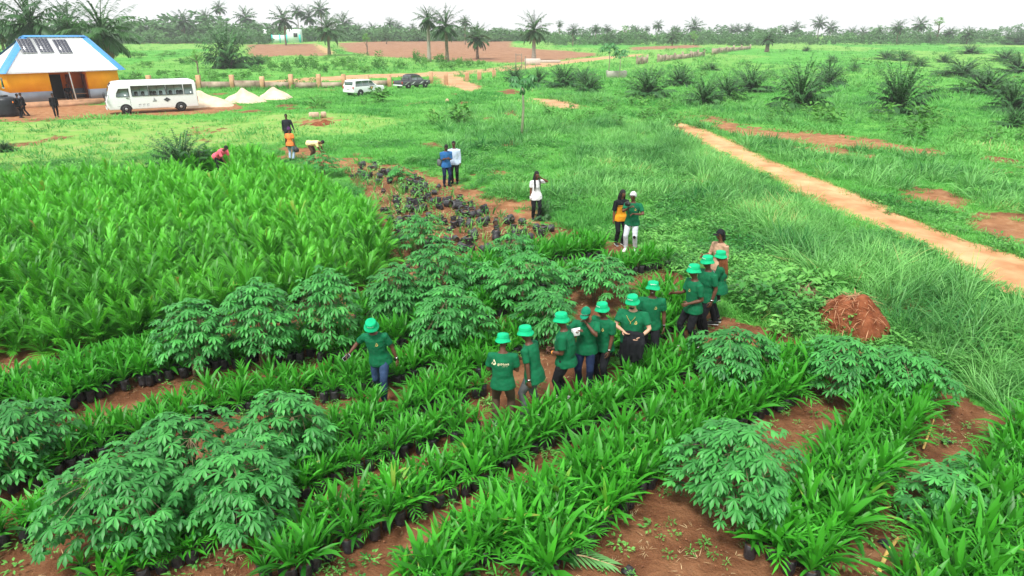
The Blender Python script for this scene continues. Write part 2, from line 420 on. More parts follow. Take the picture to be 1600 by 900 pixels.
# dirt road with wheel ruts
def resample(P, n):
    P = np.asarray(P); d = np.concatenate([[0], np.cumsum(np.linalg.norm(np.diff(P, axis=0), axis=1))])
    t = np.linspace(0, d[-1], n)
    return np.stack([np.interp(t, d, P[:, k]) for k in range(P.shape[1])], 1)
a_, b_ = resample(RL, 260), resample(RU, 260)
nw = 22
w = np.linspace(0, 1, nw)
rp = a_[:, None, :]*(1-w)[None, :, None] + b_[:, None, :]*w[None, :, None]
ed = (fbm(np.arange(260)*.12, np.zeros(260), 4, 3)-.5)*.16
ww = (w[None]-.5)
rut = np.exp(-((np.abs(ww)-.24)/.055)**2)
rp[:, :, 0] += ed[:, None]*np.sign(ww)*(np.abs(ww) > .4)*4
rp[:, :, 2] = terrain(rp[:, :, 0], rp[:, :, 1]) + .012 + .03*(1-(2*ww)**6) - .045*rut + .012*fbm(rp[:, :, 0]*5, rp[:, :, 1]*5, 2)
sg = np.linspace(0, 46, 260)
rp[:, :, 2] += .02*rut*(np.sin(sg*22)[:, None] > .2)
i2, j2 = np.meshgrid(np.arange(259), np.arange(nw-1), indexing='ij')
rF = np.stack([i2*nw+j2, (i2+1)*nw+j2, (i2+1)*nw+j2+1, i2*nw+j2+1], 2).reshape(-1, 4)
M['road'] = mat('sandy_road', (.44,.215,.10), c2=(.60,.36,.19), var=.12, scale=.9, rough=.95, spec=.05, bump=.5, bscale=7)
tag(MB().add((rp.reshape(-1, 3), rF)).build('dirt_road', M['road'], None, True), kind='structure')
# ------------------------------------------------------------------ plant templates
def tm_seedling(seed, n=9, h=.55, wd=.062, bif=.3):
    r = random.Random(seed); mb = MB()
    for k in range(n):
        f = k/(n-1)                                     # 0 inner spear .. 1 outer leaf
        az = k*2.4+r.uniform(-.3,.3)
        el = R(87-44*f+r.uniform(-6,6)); ln = h*(1.0-.18*abs(f-.4)+r.uniform(-.12,.1)); cu = R(12+62*f+r.uniform(-8,14))
        t = r.uniform(.35,.8)-.15*f
        if f > .3 and r.random() < .16:
            t = np.full(15, t); t[[4,9,14]] = 1.0
        if r.random() < .02: t = .97
        if r.random() < bif and f > .15:               # split, fish-tail blade
            for s in (-1, 1):
                mb.add(leaf(az+s*.17, el, ln*.95, wd*.72, cu, 4, .25, [(0,.2),(.3,.7),(.6,1),(.85,.6),(1,.05)], (0,0,.0), s*.35), t)
        elif f > .45 and r.random() < .35:             # leaf starting to feather
            az2 = az
            t = float(np.min(t)); mb.add(leaf(az2, el, ln*.9, wd*.35, cu, 4, .2), t*.9)
            for q in range(4):
                s = .35+.16*q; e = el-cu*s**1.3
                for sd in (-1, 1):
                    b = (math.cos(az2)*ln*.9*s*math.cos(el-cu*s*.5), math.sin(az2)*ln*.9*s*math.cos(el-cu*s*.5), ln*.9*s*math.sin(el-cu*s*.5))
                    mb.add(leaf(az2+sd*(.75-.1*q), e+.1, ln*.38, wd*.42, .7, 2, .2, None, b), t+.05)
        else:
            mb.add(leaf(az, el, ln, wd*r.uniform(.85,1.2), cu, 4, .28, [(0,.18),(.25,.62),(.55,1),(.8,.72),(1,.04)], (0,0,0), r.uniform(-.4,.4)), t)
    return flat(mb)
def tm_tall(seed, nf=8, H=1.15, npair=7):
    r = random.Random(seed); mb = MB()
    for k in range(nf):
        f = k/(nf-1); az = k*2.4+r.uniform(-.3,.3)
        el = R(86-42*f**1.3+r.uniform(-6,6)); L_ = H*(1-.25*f+r.uniform(-.1,.1)); cu = R(10+52*f+r.uniform(-6,10))
        t = r.uniform(.3,.75)-.1*f
        if r.random() < .002: t = 1.0
        mb.add(leaf(az, el, L_, .022, cu, 4, 0, [(0,1),(1,.4)]), t*.8)
        for q in range(npair):
            s = .12+.88*q/(npair-1); e = el-cu*s**1.3*.9
            hx = L_*s*math.cos(el-cu*s*.42); hz = L_*s*math.sin(el-cu*s*.42)
            ll = .42*H*(1-.45*abs(s-.55)/.45)*r.uniform(.85,1.1)
            for sd in (-1, 1):
                mb.add(leaf(az+sd*(.80-.62*s*s)+r.uniform(-.08,.08), e*(.86)+r.uniform(-.1,.12), ll, .047, .45, 2, .22, [(0,.3),(.4,1),(1,.06)], (hx*math.cos(az), hx*math.sin(az), hz)), t+r.uniform(-.07,.07))
    return flat(mb)
def tm_frond_palm(seed, nf=28, L0=1.0, npair=14, up=78, dn=-35, wl=.05, ll=.26, curl=70, dead=0, nseg=5, jit=8):
    """crown of pinnate fronds in units of frond length"""
    r = random.Random(seed); mb = MB()
    for k in range(nf):
        f = k/(nf-1); az = k*2.39996+r.uniform(-.2,.2)
        el = R(up+(dn-up)*f+r.uniform(-jit,jit)); L_ = L0*(.82+.25*math.sin(math.pi*min(1,f+.25)))*r.uniform(.85,1.1); cu = R(curl*(.55+.5*f)*r.uniform(.7,1.25))
        t = r.uniform(.25,.7)-.2*f
        if k >= nf-dead: t = .99; el = R(-50+r.uniform(-15,10)); cu = R(25); L_ *= .75
        s = np.linspace(0, 1, 12); e = el-cu*s**1.4
        px = np.concatenate([[0], np.cumsum(np.cos((e[1:]+e[:-1])/2)/11*L_)]); pz = np.concatenate([[0], np.cumsum(np.sin((e[1:]+e[:-1])/2)/11*L_)])
        mb.add(leaf(az, el, L_, .035*L0, cu, nseg, 0, [(0,1),(1,.3)]), min(.95, t+.15) if t < .95 else t)
        for q in range(npair):
            ss = .16+.84*q/(npair-1)
            x_, z_, ee = np.interp(ss, s, px), np.interp(ss, s, pz), np.interp(ss, s, e)
            l2 = ll*L0*(1-.75*abs(ss-.45)**1.5/.4)*r.uniform(.8,1.1)
            for sd in (-1, 1):
                mb.add(leaf(az+sd*(1.15-.7*ss), ee*.6-.12+r.uniform(-.3,.25), l2, wl*L0, .8, 2, 0, [(0,.5),(.4,1),(1,.1)], (x_*math.cos(az), x_*math.sin(az), z_)), t+r.uniform(-.08,.08) if t < .95 else t)
    return flat(mb)
def tm_tuft(seed, n=16, h=.8, w=.014, spread=.12, seg=3, lean=55):
    r = random.Random(seed); mb = MB()
    for k in range(n):
        az = r.uniform(0, 6.28); d = spread*math.sqrt(r.random())
        mb.add(leaf(az+r.uniform(-.6,.6), R(r.uniform(88-lean*.75,88)), h*r.uniform(.55,1.1), w*r.uniform(.7,1.3), R(r.uniform(10,85)), seg, 0, [(0,.8),(.4,1),(1,.05)], (d*math.cos(az), d*math.sin(az), 0), r.uniform(-.7,.7)), min(.93, max(0, r.gauss(.45,.2))))
    return flat(mb)
def tm_weed(seed, n=16, h=.25, lw=.05):
    r = random.Random(seed); mb = MB()
    for k in range(n):
        az = r.uniform(0, 6.28); d = .16*math.sqrt(r.random())
        mb.add(leaf(az, R(r.uniform(-10,50)), lw*r.uniform(1.6,2.6), lw*r.uniform(.8,1.3), R(40), 2, .15, [(0,.3),(.45,1),(1,.1)], (d*math.cos(az), d*math.sin(az), h*r.uniform(.2,1)), r.uniform(-.5,.5)), max(0, min(.9, r.gauss(.45,.18))))
    return flat(mb)
def cassava(seed, w=1.0, h=1.35, nleaf=150, ls=.17):
    """several crooked stems and a dome of drooping palmate leaves; returns (stems, leaves)"""
    r = random.Random(seed); st, lf = MB(), MB()
    tips = []
    for k in range(7):
        az = k*.9+r.uniform(-.3,.3); rad = w*r.uniform(.1,.5)
        p0 = np.array([.1*math.cos(az), .1*math.sin(az), 0]); p1 = np.array([rad*.5*math.cos(az), rad*.5*math.sin(az), h*.5]); p2 = np.array([rad*math.cos(az+.3), rad*math.sin(az+.3), h*r.uniform(.72,.92)])
        st.add(tube([p0, p1, p2], [.019,.015,.008], 6), .5); tips.append(p2)
    for k in range(nleaf):
        # spots over the upper dome and inside it
        z_ = r.random()**1.25; az = r.uniform(0, 6.28)
        lump = 1+.22*math.sin(az*3+seed)+.13*math.sin(az*5+2*seed)
        q = math.sqrt(r.random())
        if r.random() < .72: shell = r.uniform(.88,1.06)
        else: shell = r.uniform(.35,.85)
        th = math.acos(1-1.42*z_)
        rad = w*lump*shell*math.sin(th); zz = h*(.50+.50*math.cos(th)*shell*(1+.12*math.sin(az*4+seed*2)))
        c = np.array([rad*math.cos(az), rad*math.sin(az), max(.12, zz)])
        t = min(.9, max(.05, r.gauss(.5,.14)))
        if r.random() < .05: t = .93
        n = r.choice((5, 6, 7, 7)); sz = ls*r.uniform(.7,1.2); dr = R(r.uniform(-5,32))
        base_az = az+r.uniform(-.5,.5); tilt = r.uniform(.1,.5)*min(1, rad/w+.2)
        tp = min(tips, key=lambda p: np.linalg.norm(p-c))
        if r.random() < .16: st.add(tube([tp, (tp+c)/2+np.array([0,0,.04]), c], [.004,.0035,.003], 4, round_=False), .9)
        for i in range(n):
            a = base_az+(i-(n-1)/2)*(5.0/n)
            mid = 1-.38*abs(i-(n-1)/2)/((n-1)/2)
            e0 = R(-5)-tilt*.8*math.cos(a-az)-dr*.4+r.uniform(-.08,.08)
            lf.add(leaf(a, e0, sz*mid, sz*.31, R(22)+dr*.5, 3, .3, [(0,.1),(.3,.6),(.62,1),(.85,.6),(1,.03)], c), t+r.uniform(-.06,.06))
    return st, lf
def crown(seed, blobs, n, ls, flat_=.75):
    """leaf clumps through a few uneven clouds; blobs (x,y,z,r)"""
    r = random.Random(seed); V = []; T = []
    tot = sum(b[3]**2 for b in blobs)
    for bx, by, bz, br in blobs:
        k = int(n*br**2/tot)
        subs = [nrm([r.gauss(0,1), r.gauss(0,1), r.gauss(.2,1)])*br*r.uniform(.45,1.0) for _ in range(9)]
        for _ in range(k):
            s = subs[r.randrange(9)]
            d = nrm([r.gauss(0,1) for _ in range(3)])*br*.42*r.random()**.4
            c = np.array([bx, by, bz])+(s+d)*np.array([1,1,flat_])
            a = nrm([r.gauss(0,1), r.gauss(0,1), r.gauss(0,.6)]); b = nrm(np.cross(a, [r.gauss(0,1), r.gauss(0,1), r.gauss(0,1)]))
            q = ls*r.uniform(.6,1.3)
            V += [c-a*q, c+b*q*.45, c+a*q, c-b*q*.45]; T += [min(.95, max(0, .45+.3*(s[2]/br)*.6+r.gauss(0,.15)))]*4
    return np.array(V), [np.arange(len(V)).reshape(-1, 4)], np.array(T)
# ------------------------------------------------------------------ helper to keep plants apart
AVOID = []           # (x, y, r)
def clear(P, k=1.0):
    for x, y, r_ in AVOID:
        if (P[0]-x)**2+(P[1]-y)**2 < (r_*k)**2: return False
    return True
# ------------------------------------------------------------------ people
SKIN = {'dark': mat('dark_brown_skin', (.115,.050,.029), rough=.5, var=.12, scale=9), 'mid': mat('brown_skin', (.17,.075,.040), rough=.5, var=.12, scale=9), 'light': mat('light_skin', (.56,.33,.22), rough=.5, var=.1, scale=9)}
CL = {}
def cloth(name, c, **k):
    if name not in CL: CL[name] = mat(name, c, rough=.85, spec=.15, var=.18, scale=7, bump=.5, bscale=22, **k)
    return CL[name]
GREEN = cloth('dark_green_cotton', (.006,.125,.052)); HATG = cloth('bright_green_felt', (.008,.44,.19)); CAPG = cloth('deep_green_cap_cotton', (.006,.22,.12))
JEANS = cloth('blue_denim', (.016,.034,.085), c2=(.036,.068,.14)); NAVY = cloth('navy_cloth', (.012,.022,.06)); BLK = cloth('black_cloth', (.012,.013,.016)); BROWN = cloth('brown_twill', (.085,.055,.036)); GREYC = cloth('grey_cloth', (.13,.14,.145))
WHT = cloth('white_cotton', (.78,.79,.80)); WJ = cloth('washed_white_denim', (.60,.64,.70)); BEIGE = cloth('beige_knit', (.46,.29,.19)); YEL = cloth('mustard_jersey', (.66,.27,.015)); BLUE = cloth('blue_shirt_cotton', (.03,.14,.36)); PALE = cloth('pale_blue_cotton', (.55,.66,.80)); ORG = cloth('orange_cotton', (.85,.24,.06)); CREAM = cloth('cream_cotton', (.82,.68,.36)); PINK = cloth('pink_cotton', (.86,.14,.20)); CHAR = cloth('charcoal_shirt_cotton', (.025,.026,.035)); LBL = cloth('faded_denim', (.35,.47,.60)); PURP = cloth('purple_headwrap', (.10,.03,.12))
HAIR = mat('black_hair', (.010,.009,.009), rough=.55, var=.3, scale=30, bump=.8, bscale=90); HAIRB = mat('auburn_braids', (.20,.065,.022), rough=.6, var=.3, scale=30, bump=.6, bscale=80); HAIRG = mat('silver_hair', (.42,.43,.45), c2=(.66,.66,.68), rough=.7, var=.3, scale=40, bump=.7, bscale=70)
SHOEW = mat('white_shoe_rubber', (.75,.75,.73), rough=.6); SHOEB = mat('black_shoe_leather', (.015,.015,.017), rough=.4)
EYEW = mat('eye_white', (.7,.68,.64), rough=.3); DARK = mat('dark_pupil', (.01,.008,.007), rough=.3); LIP = mat('lip', (.16,.05,.045), rough=.5)
STEEL = mat('steel', (.55,.55,.56), rough=.25, metal=1.0); GOLD = mat('gold', (.9,.62,.18), rough=.25, metal=1.0); GOLDP = mat('gold_print_ink', (.62,.45,.14), rough=.6); CREAMP = mat('cream_print_ink', (.78,.70,.45), rough=.6); WHITEP = mat('white_embroidery', (.85,.86,.86), rough=.7)
BLKPL = mat('black_plastic', (.015,.015,.017), rough=.35, spec=.5); GLASSD = mat('dark_lens', (.008,.008,.01), rough=.08, spec=.7); ORANGE_S = mat('orange_strap', (.8,.3,.05), rough=.5)
def baked(mb, name, mats, vox, smooth_it=4, wr=0.0, wf=9.0, seed=0, parent=None):
    """closed shapes fused into one continuous surface, then softened and creased"""
    me = mb.mesh(name, mats)
    o = link(name, me)
    a = o.modifiers.new('fuse', 'REMESH'); a.mode = 'VOXEL'; a.voxel_size = vox; a.use_smooth_shade = True
    s = o.modifiers.new('soft', 'SMOOTH'); s.factor = .5; s.iterations = smooth_it
    dg = bpy.context.evaluated_depsgraph_get()
    me2 = bpy.data.meshes.new_from_object(o.evaluated_get(dg))
    o.modifiers.clear(); o.data = me2; bpy.data.meshes.remove(me); me2.name = name
    if not me2.materials: me2.materials.append(mats if not isinstance(mats, list) else mats[0])
    n = len(me2.vertices)
    co = np.zeros(n*3, np.float32); me2.vertices.foreach_get('co', co); co = co.reshape(-1, 3)
    if wr:
        no = np.zeros(n*3, np.float32); me2.vertices.foreach_get('normal', no); no = no.reshape(-1, 3)
        w = np.array([mnoise.noise(Vector((p[0]*wf+seed, p[1]*wf, p[2]*wf*1.5))) + .6*mnoise.noise(Vector((p[0]*wf*2.3+seed, p[1]*wf*2.3+p[2]*wf, p[2]*wf*2))) for p in co])
        co += no*(w*wr)[:, None]
        me2.vertices.foreach_set('co', co.ravel()); me2.update()
    me2.polygons.foreach_set('use_smooth', np.ones(len(me2.polygons), bool))
    if parent is not None: o.parent = parent
    return o
def ik(S, W, l1, l2, pole):
    d = W-S; Ld = min(np.linalg.norm(d), .995*(l1+l2)); u = nrm(d)
    a = (l1*l1-l2*l2+Ld*Ld)/(2*Ld); h = math.sqrt(max(0, l1*l1-a*a))
    p = np.asarray(pole, float); p = nrm(p-u*np.dot(p, u))
    return S+u*a+p*h, S+u*Ld
def rot(ax, a): return np.array(Matrix.Rotation(a, 3, ax))
def hand(mb, W, d, side_, s, curl=.5, thumb=1):
    """palm, four unequal bent fingers and a thumb leaving the side of the palm"""
    d = nrm(d); e = nrm(side_-d*np.dot(side_, d)); n = np.cross(d, e)
    mb.add(tube([W-d*.01*s, W+d*.045*s, W+d*.09*s], [(.024*s,.017*s),(.040*s,.016*s),(.038*s,.013*s)], 8, e))
    for i, ln in enumerate((.072,.083,.077,.058)):
        b = W+d*.088*s+e*(.030-.020*i)*s
        a = curl; pts = [b-d*.02*s, b]
        dd = d
        for k, q in enumerate((.45,.32,.23)):
            dd = nrm(dd*math.cos(a)+n*math.sin(a)) if k else nrm(d*math.cos(a*.6)+n*math.sin(a*.6))
            pts.append(pts[-1]+dd*ln*q*s); a = curl*(1+.3*k)
        mb.add(tube(pts, [.0095*s,.0095*s,.009*s,.0085*s,.007*s], 6))
    b = W+d*.025*s+e*.030*s
    mb.add(tube([b-e*.01*s, b+(e*.028+d*.022+n*.012)*s, b+(e*.036+d*.052+n*.024)*s, b+(e*.030+d*.074+n*.030)*s], [.013*s,.012*s,.0105*s,.008*s], 6))
PEOPLE = []
def person(px, py, th, label, H=1.76, skin='dark', top=GREEN, sleeve=.72, bottom=BLK, shoe=SHOEB, girth=1.0, lean=4, slean=0, hip=None, twist=0,
           RH=None, LH=None, RP=(-.5,.8,-.2), LP=(.5,.8,-.2), feet=((-.10,.02,0),(.10,-.02,0)), head=(0, 8), hat=None, hair='short', curlR=.5, curlL=.5,
           near=True, female=False, group=None, legcover=1.0, tail=.0, fem_hair=None, z0=None, knees=((-.15,-1,0),(.15,-1,0)), hs=1.0):
    """one person in a given pose; local x = person's left, -y = ahead; th = heading, 0 looks at the camera, +90 to the right of the picture"""
    s = H*hs/1.76; g = girth
    P0 = G(px, py)
    if z0 is not None: P0[2] = z0
    e = empty('person', P0, R(th)); tag(e, label, 'person', group)
    vox = .014 if near else .02
    hip = (hip if hip else .92)*s
    Pv = np.array([0, 0, hip])
    up = rot('X', R(lean)) @ (rot('Y', R(slean)) @ np.array([0, 0, 1.0]))
    fw = rot('X', R(lean)) @ np.array([0, -1.0, 0])
    lt = nrm(np.cross(up, fw)); fw = np.cross(lt, up)
    if twist:
        ct, st_ = math.cos(R(twist)), math.sin(R(twist)); lt2 = lt*ct-fw*st_
    else: lt2 = lt
    sp = lambda t, x=0, y=0: Pv+up*t*s+(lt2 if t > .3 else lt)*x*s-fw*y*s
    belly = .03*(g-1)*6
    rings = [(-.12,.135,.105),(-.03,.166,.122),(.08,.162*g,.120*g+belly*.5),(.18,.160*g,.120*g+belly),(.30,.178*g,.126*g+belly*.5),(.41,.186*g,.116*g),(.475,.158,.094),(.52,.085,.072),(.55,.058,.06)]
    if female: rings = [(-.12,.14,.11),(-.03,.168,.122),(.08,.142,.105),(.17,.120,.098),(.29,.142,.128),(.40,.148,.10),(.47,.125,.08),(.515,.07,.06),(.545,.048,.05)]
    shw = (.168 if female else .198)*(1+.35*(g-1))
    SL, SR = sp(.455, shw), sp(.455, -shw)
    def foot(f): return np.array([f[0]*s, f[1]*s, f[2]*s+.085*s])
    hips = [Pv+lt*(-.092*s)-up*.04*s, Pv+lt*(.092*s)-up*.04*s]
    legs = []
    for h_, f, kp in zip(hips, feet, knees):
        k_, a_k = ik(h_, foot(f), .435*s, .415*s, kp); legs.append((h_, k_, a_k))
    RW = np.array([-.255,-.04,.80]) if RH is None else np.array(RH, float)
    LW = np.array([.255,-.04,.80]) if LH is None else np.array(LH, float)
    arms = []
    for S_, W_, pole in ((SR, RW*s, RP), (SL, LW*s, LP)):
        el, w_ = ik(S_, W_, .285*s, .255*s, pole); arms.append((S_, el, w_))
    # head frame
    yaw, pit = R(head[0]), R(head[1])
    nb = sp(.545); ntop = sp(.63)-fw*-.01*s
    Rh = rot('Z', yaw) @ rot('X', pit)
    hc = sp(.63)+Rh @ np.array([0, -.02, .085])*s+0*fw
    if abs(lean) > 40:
        Rh = rot('Z', yaw) @ rot('X', R(lean)*.8+pit-.2); hc = sp(.64)+Rh @ np.array([0,-.01,.07])*s
    hp = lambda x, y, z: hc+Rh @ (np.array([x, y, z])*s)
    # body
    b = MB()
    b.add(tube([sp(t) for t, _, _ in rings], [(rx*s, ry*s) for _, rx, ry in rings], 16, lt))
    b.add(tube([sp(.50), (sp(.6)+hc)/2, hp(0,.02,-.03)], [.056*s,.052*s,.055*s], 12, lt))
    hd = ellipsoid((0,0,.015), (.075,.094,.108), 16, 10); b.add((hc+(hd[0]@Rh.T)*s, hd[1]))
    hd = ellipsoid((0,-.030,-.055), (.054,.056,.058), 12, 8); b.add((hc+(hd[0]@Rh.T)*s, hd[1]))
    b.add(tube([hp(0,-.088,.022), hp(0,-.108,-.012), hp(0,-.100,-.022)], [.009*s,.016*s,.014*s], 8))
    for q in (-1, 1): b.add(tube([hp(q*.074,.012,-.025), hp(q*.083,.016,.02)], [.012*s,.015*s], 6))
    for S_, el, w_ in arms: b.add(tube([S_, S_+(el-S_)*.5, el, el+(w_-el)*.3, w_, w_+nrm(w_-el)*.02*s], [(.056*s*min(g,1.2)),(.052*s*min(g,1.2)),.041*s,.041*s,.027*s,.025*s], 10))
    for h_, k_, a_ in legs: b.add(tube([h_, h_+(k_-h_)*.5, k_, k_+(a_-k_)*.35, a_], [.088*s,.075*s,.055*s,.055*s,.038*s], 10))
    bo = baked(b, 'body', [SKIN[skin], EYEW, DARK, LIP], vox, 3, parent=e)
    ex = MB()
    for (S_, el, w_), cu, sg in ((arms[0], curlR, -1), (arms[1], curlL, 1)):
        dv = w_-el
        sd = np.array([0,-1.0,.15]) if abs(nrm(dv)[1]) < .8 else np.array([-sg*.4,0,1.0])
        dd = nrm(dv); ee = nrm(sd-dd*np.dot(sd, dd)); nn = np.cross(dd, ee)
        if np.dot(nn, np.array([-sg,.3,-.3])) < 0: hand_flip = True
        hand(ex, w_, dv, sd, s, cu*(1 if np.dot(nn, np.array([-sg,.3,-.3])) > 0 else -1))
    for q in (-1, 1):
        v = ellipsoid((q*.031,-.083,.022), (.013,.008,.007), 8, 5); ex.add((hc+(v[0]@Rh.T)*s, v[1]), .5, 1)
        v = ellipsoid((q*.031,-.0895,.022), (.006,.004,.006), 6, 5); ex.add((hc+(v[0]@Rh.T)*s, v[1]), .5, 2)
        v = ellipsoid((q*.031,-.088,.040), (.018,.006,.004), 6, 5); ex.add((hc+(v[0]@Rh.T)*s, v[1]), .5, 2)
    v = ellipsoid((0,-.085,-.050), (.024,.009,.008), 8, 5); ex.add((hc+(v[0]@Rh.T)*s, v[1]), .5, 3)
    exm = ex.mesh('x', [SKIN[skin], EYEW, DARK, LIP], True)
    bm = bmesh_join(bo.data, exm)
    # clothes
    c = MB(); inf = .020*s
    hem = -.14-tail
    sr = [(hem, rings[1][1]+.048, rings[1][2]+.040), (-.06, rings[1][1]+.040, rings[1][2]+.034), (.02, rings[1][1]+.018, rings[1][2]+.018)]+[r_ for r_ in rings[2:8]]
    if g > 1.1: sr[0] = (hem, max(rings[2][1]*.98, .21), rings[2][2]+.035); sr[1] = (-.06, max(rings[2][1], .205), rings[2][2]+.02)
    c.add(tube([sp(t) for t, _, _ in sr], [(rx*s+inf, ry*s+inf) for _, rx, ry in sr], 18, lt, round_=False))
    for S_, el, w_ in arms:
        ax = nrm(el-S_); inn = (sp(.44)-S_)*.35
        if sleeve <= 1.0:
            en = S_+(el-S_)*sleeve
            c.add(tube([S_+inn, S_, S_+(en-S_)*.55, en], [.07*s,.077*s*min(g,1.2),.071*s*min(g,1.2),.068*s*min(g,1.2)], 12, round_=False))
        else:
            c.add(tube([S_+inn, S_, el, w_], [.07*s,.073*s,.054*s,.038*s], 12, round_=False))
    shirt = baked(c, 'shirt', top, vox*.95, 4, .0075, 8.5, len(PEOPLE)*3.1, e)
    c = MB(); pr = [(-.15,.12,.10),(-.08,.158,.117),(0,.162,.118),(.07,.150*(1+.5*(g-1)),.112*g+belly*.4)]
    c.add(tube([sp(t) for t, _, _ in pr], [(rx*s+.012*s, ry*s+.012*s) for _, rx, ry in pr], 16, lt, round_=False))
    for h_, k_, a_ in legs:
        a2 = a_+(k_-a_)*.04
        if legcover < 1: a2 = h_+(k_-h_)*1.0+(a_-k_)*max(0, legcover*2-1) if legcover > .5 else k_
        c.add(tube([h_+up*.02*s, h_+(k_-h_)*.5, k_, k_+(a2-k_)*.5, a2], [.103*s*min(g,1.2),.092*s*min(g,1.2),.073*s,.069*s,.064*s], 12, round_=False))
    baked(c, 'jeans' if bottom in (JEANS, WJ, LBL) else 'trousers', bottom, vox, 3, .006, 10, len(PEOPLE)*1.7+9, e)
    for (h_, k_, a_), f in zip(legs, feet):
        t0 = np.array([a_[0], a_[1], a_[2]-.085*s]); ou = .12 if f[0] > 0 else -.12
        fd = nrm([ou, -1, 0]); z_ = np.array([0, 0, 1])
        sm = MB().add(tube([t0-fd*.055*s+z_*.05*s, t0+fd*.02*s+z_*.052*s, t0+fd*.10*s+z_*.042*s, t0+fd*.185*s+z_*.03*s], [(.050*s,.036*s),(.052*s,.040*s),(.040*s,.048*s),(.026*s,.040*s)], 10, z_))
        sm.add(tube([t0-fd*.07*s+z_*.012*s, t0+fd*.05*s+z_*.012*s, t0+fd*.2*s+z_*.012*s], [(.013*s,.040*s),(.013*s,.047*s),(.012*s,.042*s)], 10, z_), .5, 1)
        sm.build('shoe', [shoe, SHOEW if near else shoe], e, True)
    # hair and hats
    def cap(mat_, dr, zc=.02, name='hair', low=-.02):
        v, fs = ellipsoid((0,.008,zc), (.075+dr,.094+dr,.104+dr), 18, 12)
        v = v.copy(); front = (v[:, 1] < -.045)
        lowz = np.where(front, .062, low)
        v[:, 2] = np.maximum(v[:, 2], lowz)
        mb_ = MB().add((hc+(v@Rh.T)*s, fs)); return mb_
    if hair == 'short': cap(HAIR, .006).build('hair', HAIR, e, True)
    elif hair == 'silver': cap(HAIRG, .022).build('hair', HAIRG, e, True)
    elif hair == 'bob':
        q = cap(HAIR, .016); q.add(tube([hp(0,.05,.03), hp(0,.06,-.06), hp(0,.055,-.13)], [(.088*s,.06*s),(.095*s,.065*s),(.088*s,.055*s)], 12, Rh@np.array([1,0,0]))); q.build('hair', HAIR, e, True)
    elif hair in ('braids', 'auburn'):
        hm = HAIR if hair == 'braids' else HAIRB
        q = cap(hm, .012)
        for k in range(16):
            a = -2.1+4.2*k/15+math.pi/2; r0 = .085
            x0, y0 = r0*math.cos(a), .02+r0*math.sin(a)*1.1
            dwn = .36+.08*math.sin(k*5)
            frontal = fem_hair == 'front' and k in (0,1,2,13,14,15)
            p0 = hp(x0, y0, -.01); p1 = hp(x0*1.25, y0*1.2-(.05 if frontal else 0), -.14); p2 = p1-up*dwn*s*.55-fw*(-.07 if frontal else .02)*s; p3 = p2-up*dwn*s*.4+fw*(.02 if frontal else 0)*s
            q.add(tube([p0, p1, p2, p3], [.016*s,.014*s,.012*s,.007*s], 6))
        q.build('hair', hm, e, True)
    if hat == 'bucket':
        A = np.eye(4); A[:3, :3] = Rh@rot('X', R(-10)); A[:3, 3] = hp(0,.008,.062)
        pr = [(.102,-.004),(.119,-.028),(.137,-.054),(.141,-.058),(.140,-.052),(.122,-.024),(.107,.002),(.105,.036),(.101,.066),(.094,.080),(.072,.088),(.001,.091)]
        pr = [(r_*s, z_*s) for r_, z_ in pr]
        v, fs = lathe(pr, 28)
        a = np.arctan2(v[:, 1], v[:, 0]); rr_ = np.hypot(v[:, 0], v[:, 1])
        v = v.copy(); v[:, 2] += np.where(rr_ > .118*s, .008*np.sin(a*3+len(PEOPLE))*s, 0); v[:, 1] *= 1.08
        ho = MB().add((v, fs[:1]+fs[2:]), .5, 0, A).build('hat', HATG, e, True)
        band = lathe([(.1078*s,.0155*s),(.1085*s,.018*s),(.1078*s,.0205*s)], 28); bv = band[0]*np.array([1,1.08,1])
        MB().add((bv, band[1][:1]), .5, 0, A).build('hat_seam', CAPG, ho, True)
        if near: wrap_text(ho, 'AgriNova', A, .1075*s, .05*s, .030*s, WHITEP, 'lettering', 1.08)
    elif hat in ('cap', 'blackcap'):
        hm = CAPG if hat == 'cap' else BLK
        q = cap(hm, .016, .022, low=.028)
        v, fs = prism([(.08*math.cos(a), .12*math.sin(a)) for a in np.linspace(math.pi, 2*math.pi, 12)], 0, .006, 'xy')
        v = v.copy(); v[:, 2] += -.10*(np.abs(v[:, 0])/.08)**2*.25-.18*np.abs(v[:, 1]+.02)*.5+.055; v[:, 1] -= .075
        q.add((hc+(v@Rh.T)*s, fs)); ho = q.build('cap', hm, e, True)
        if hat == 'cap':
            A = np.eye(4); A[:3, :3] = Rh; A[:3, 3] = hp(0,.006,.03)
            wrap_text(ho, 'AgriNova', A, .099*s, .05*s, .026*s, WHITEP, 'lettering', 1.15)
    elif hat == 'wrap':
        q = cap(PURP, .022); q.add(ellipsoid(hp(0,.05,.12), (.05*s,.05*s,.04*s))); q.build('headwrap', PURP, e, True)
    d = dict(e=e, s=s, P0=P0, sp=sp, up=up, fw=fw, lt=lt, hp=hp, arms=arms, legs=legs, shirt=shirt, th=th, Rh=Rh, hc=hc, body=bo)
    PEOPLE.append(d)
    AVOID.append((P0[0], P0[1], .30))
    return d
def bmesh_join(me, me2):
    import bmesh
    bm = bmesh.new(); bm.from_mesh(me); bm.from_mesh(me2); 
    bm.to_mesh(me); bm.free(); bpy.data.meshes.remove(me2)
    while len(me.materials) < 4: me.materials.append(None)
    return me
def W(d, p):
    """person-local point to world"""
    a = R(d['th']); p = np.asarray(p, float)
    return np.array([p[0]*math.cos(a)-p[1]*math.sin(a), p[0]*math.sin(a)+p[1]*math.cos(a), p[2]])+d['P0']
_text = {}
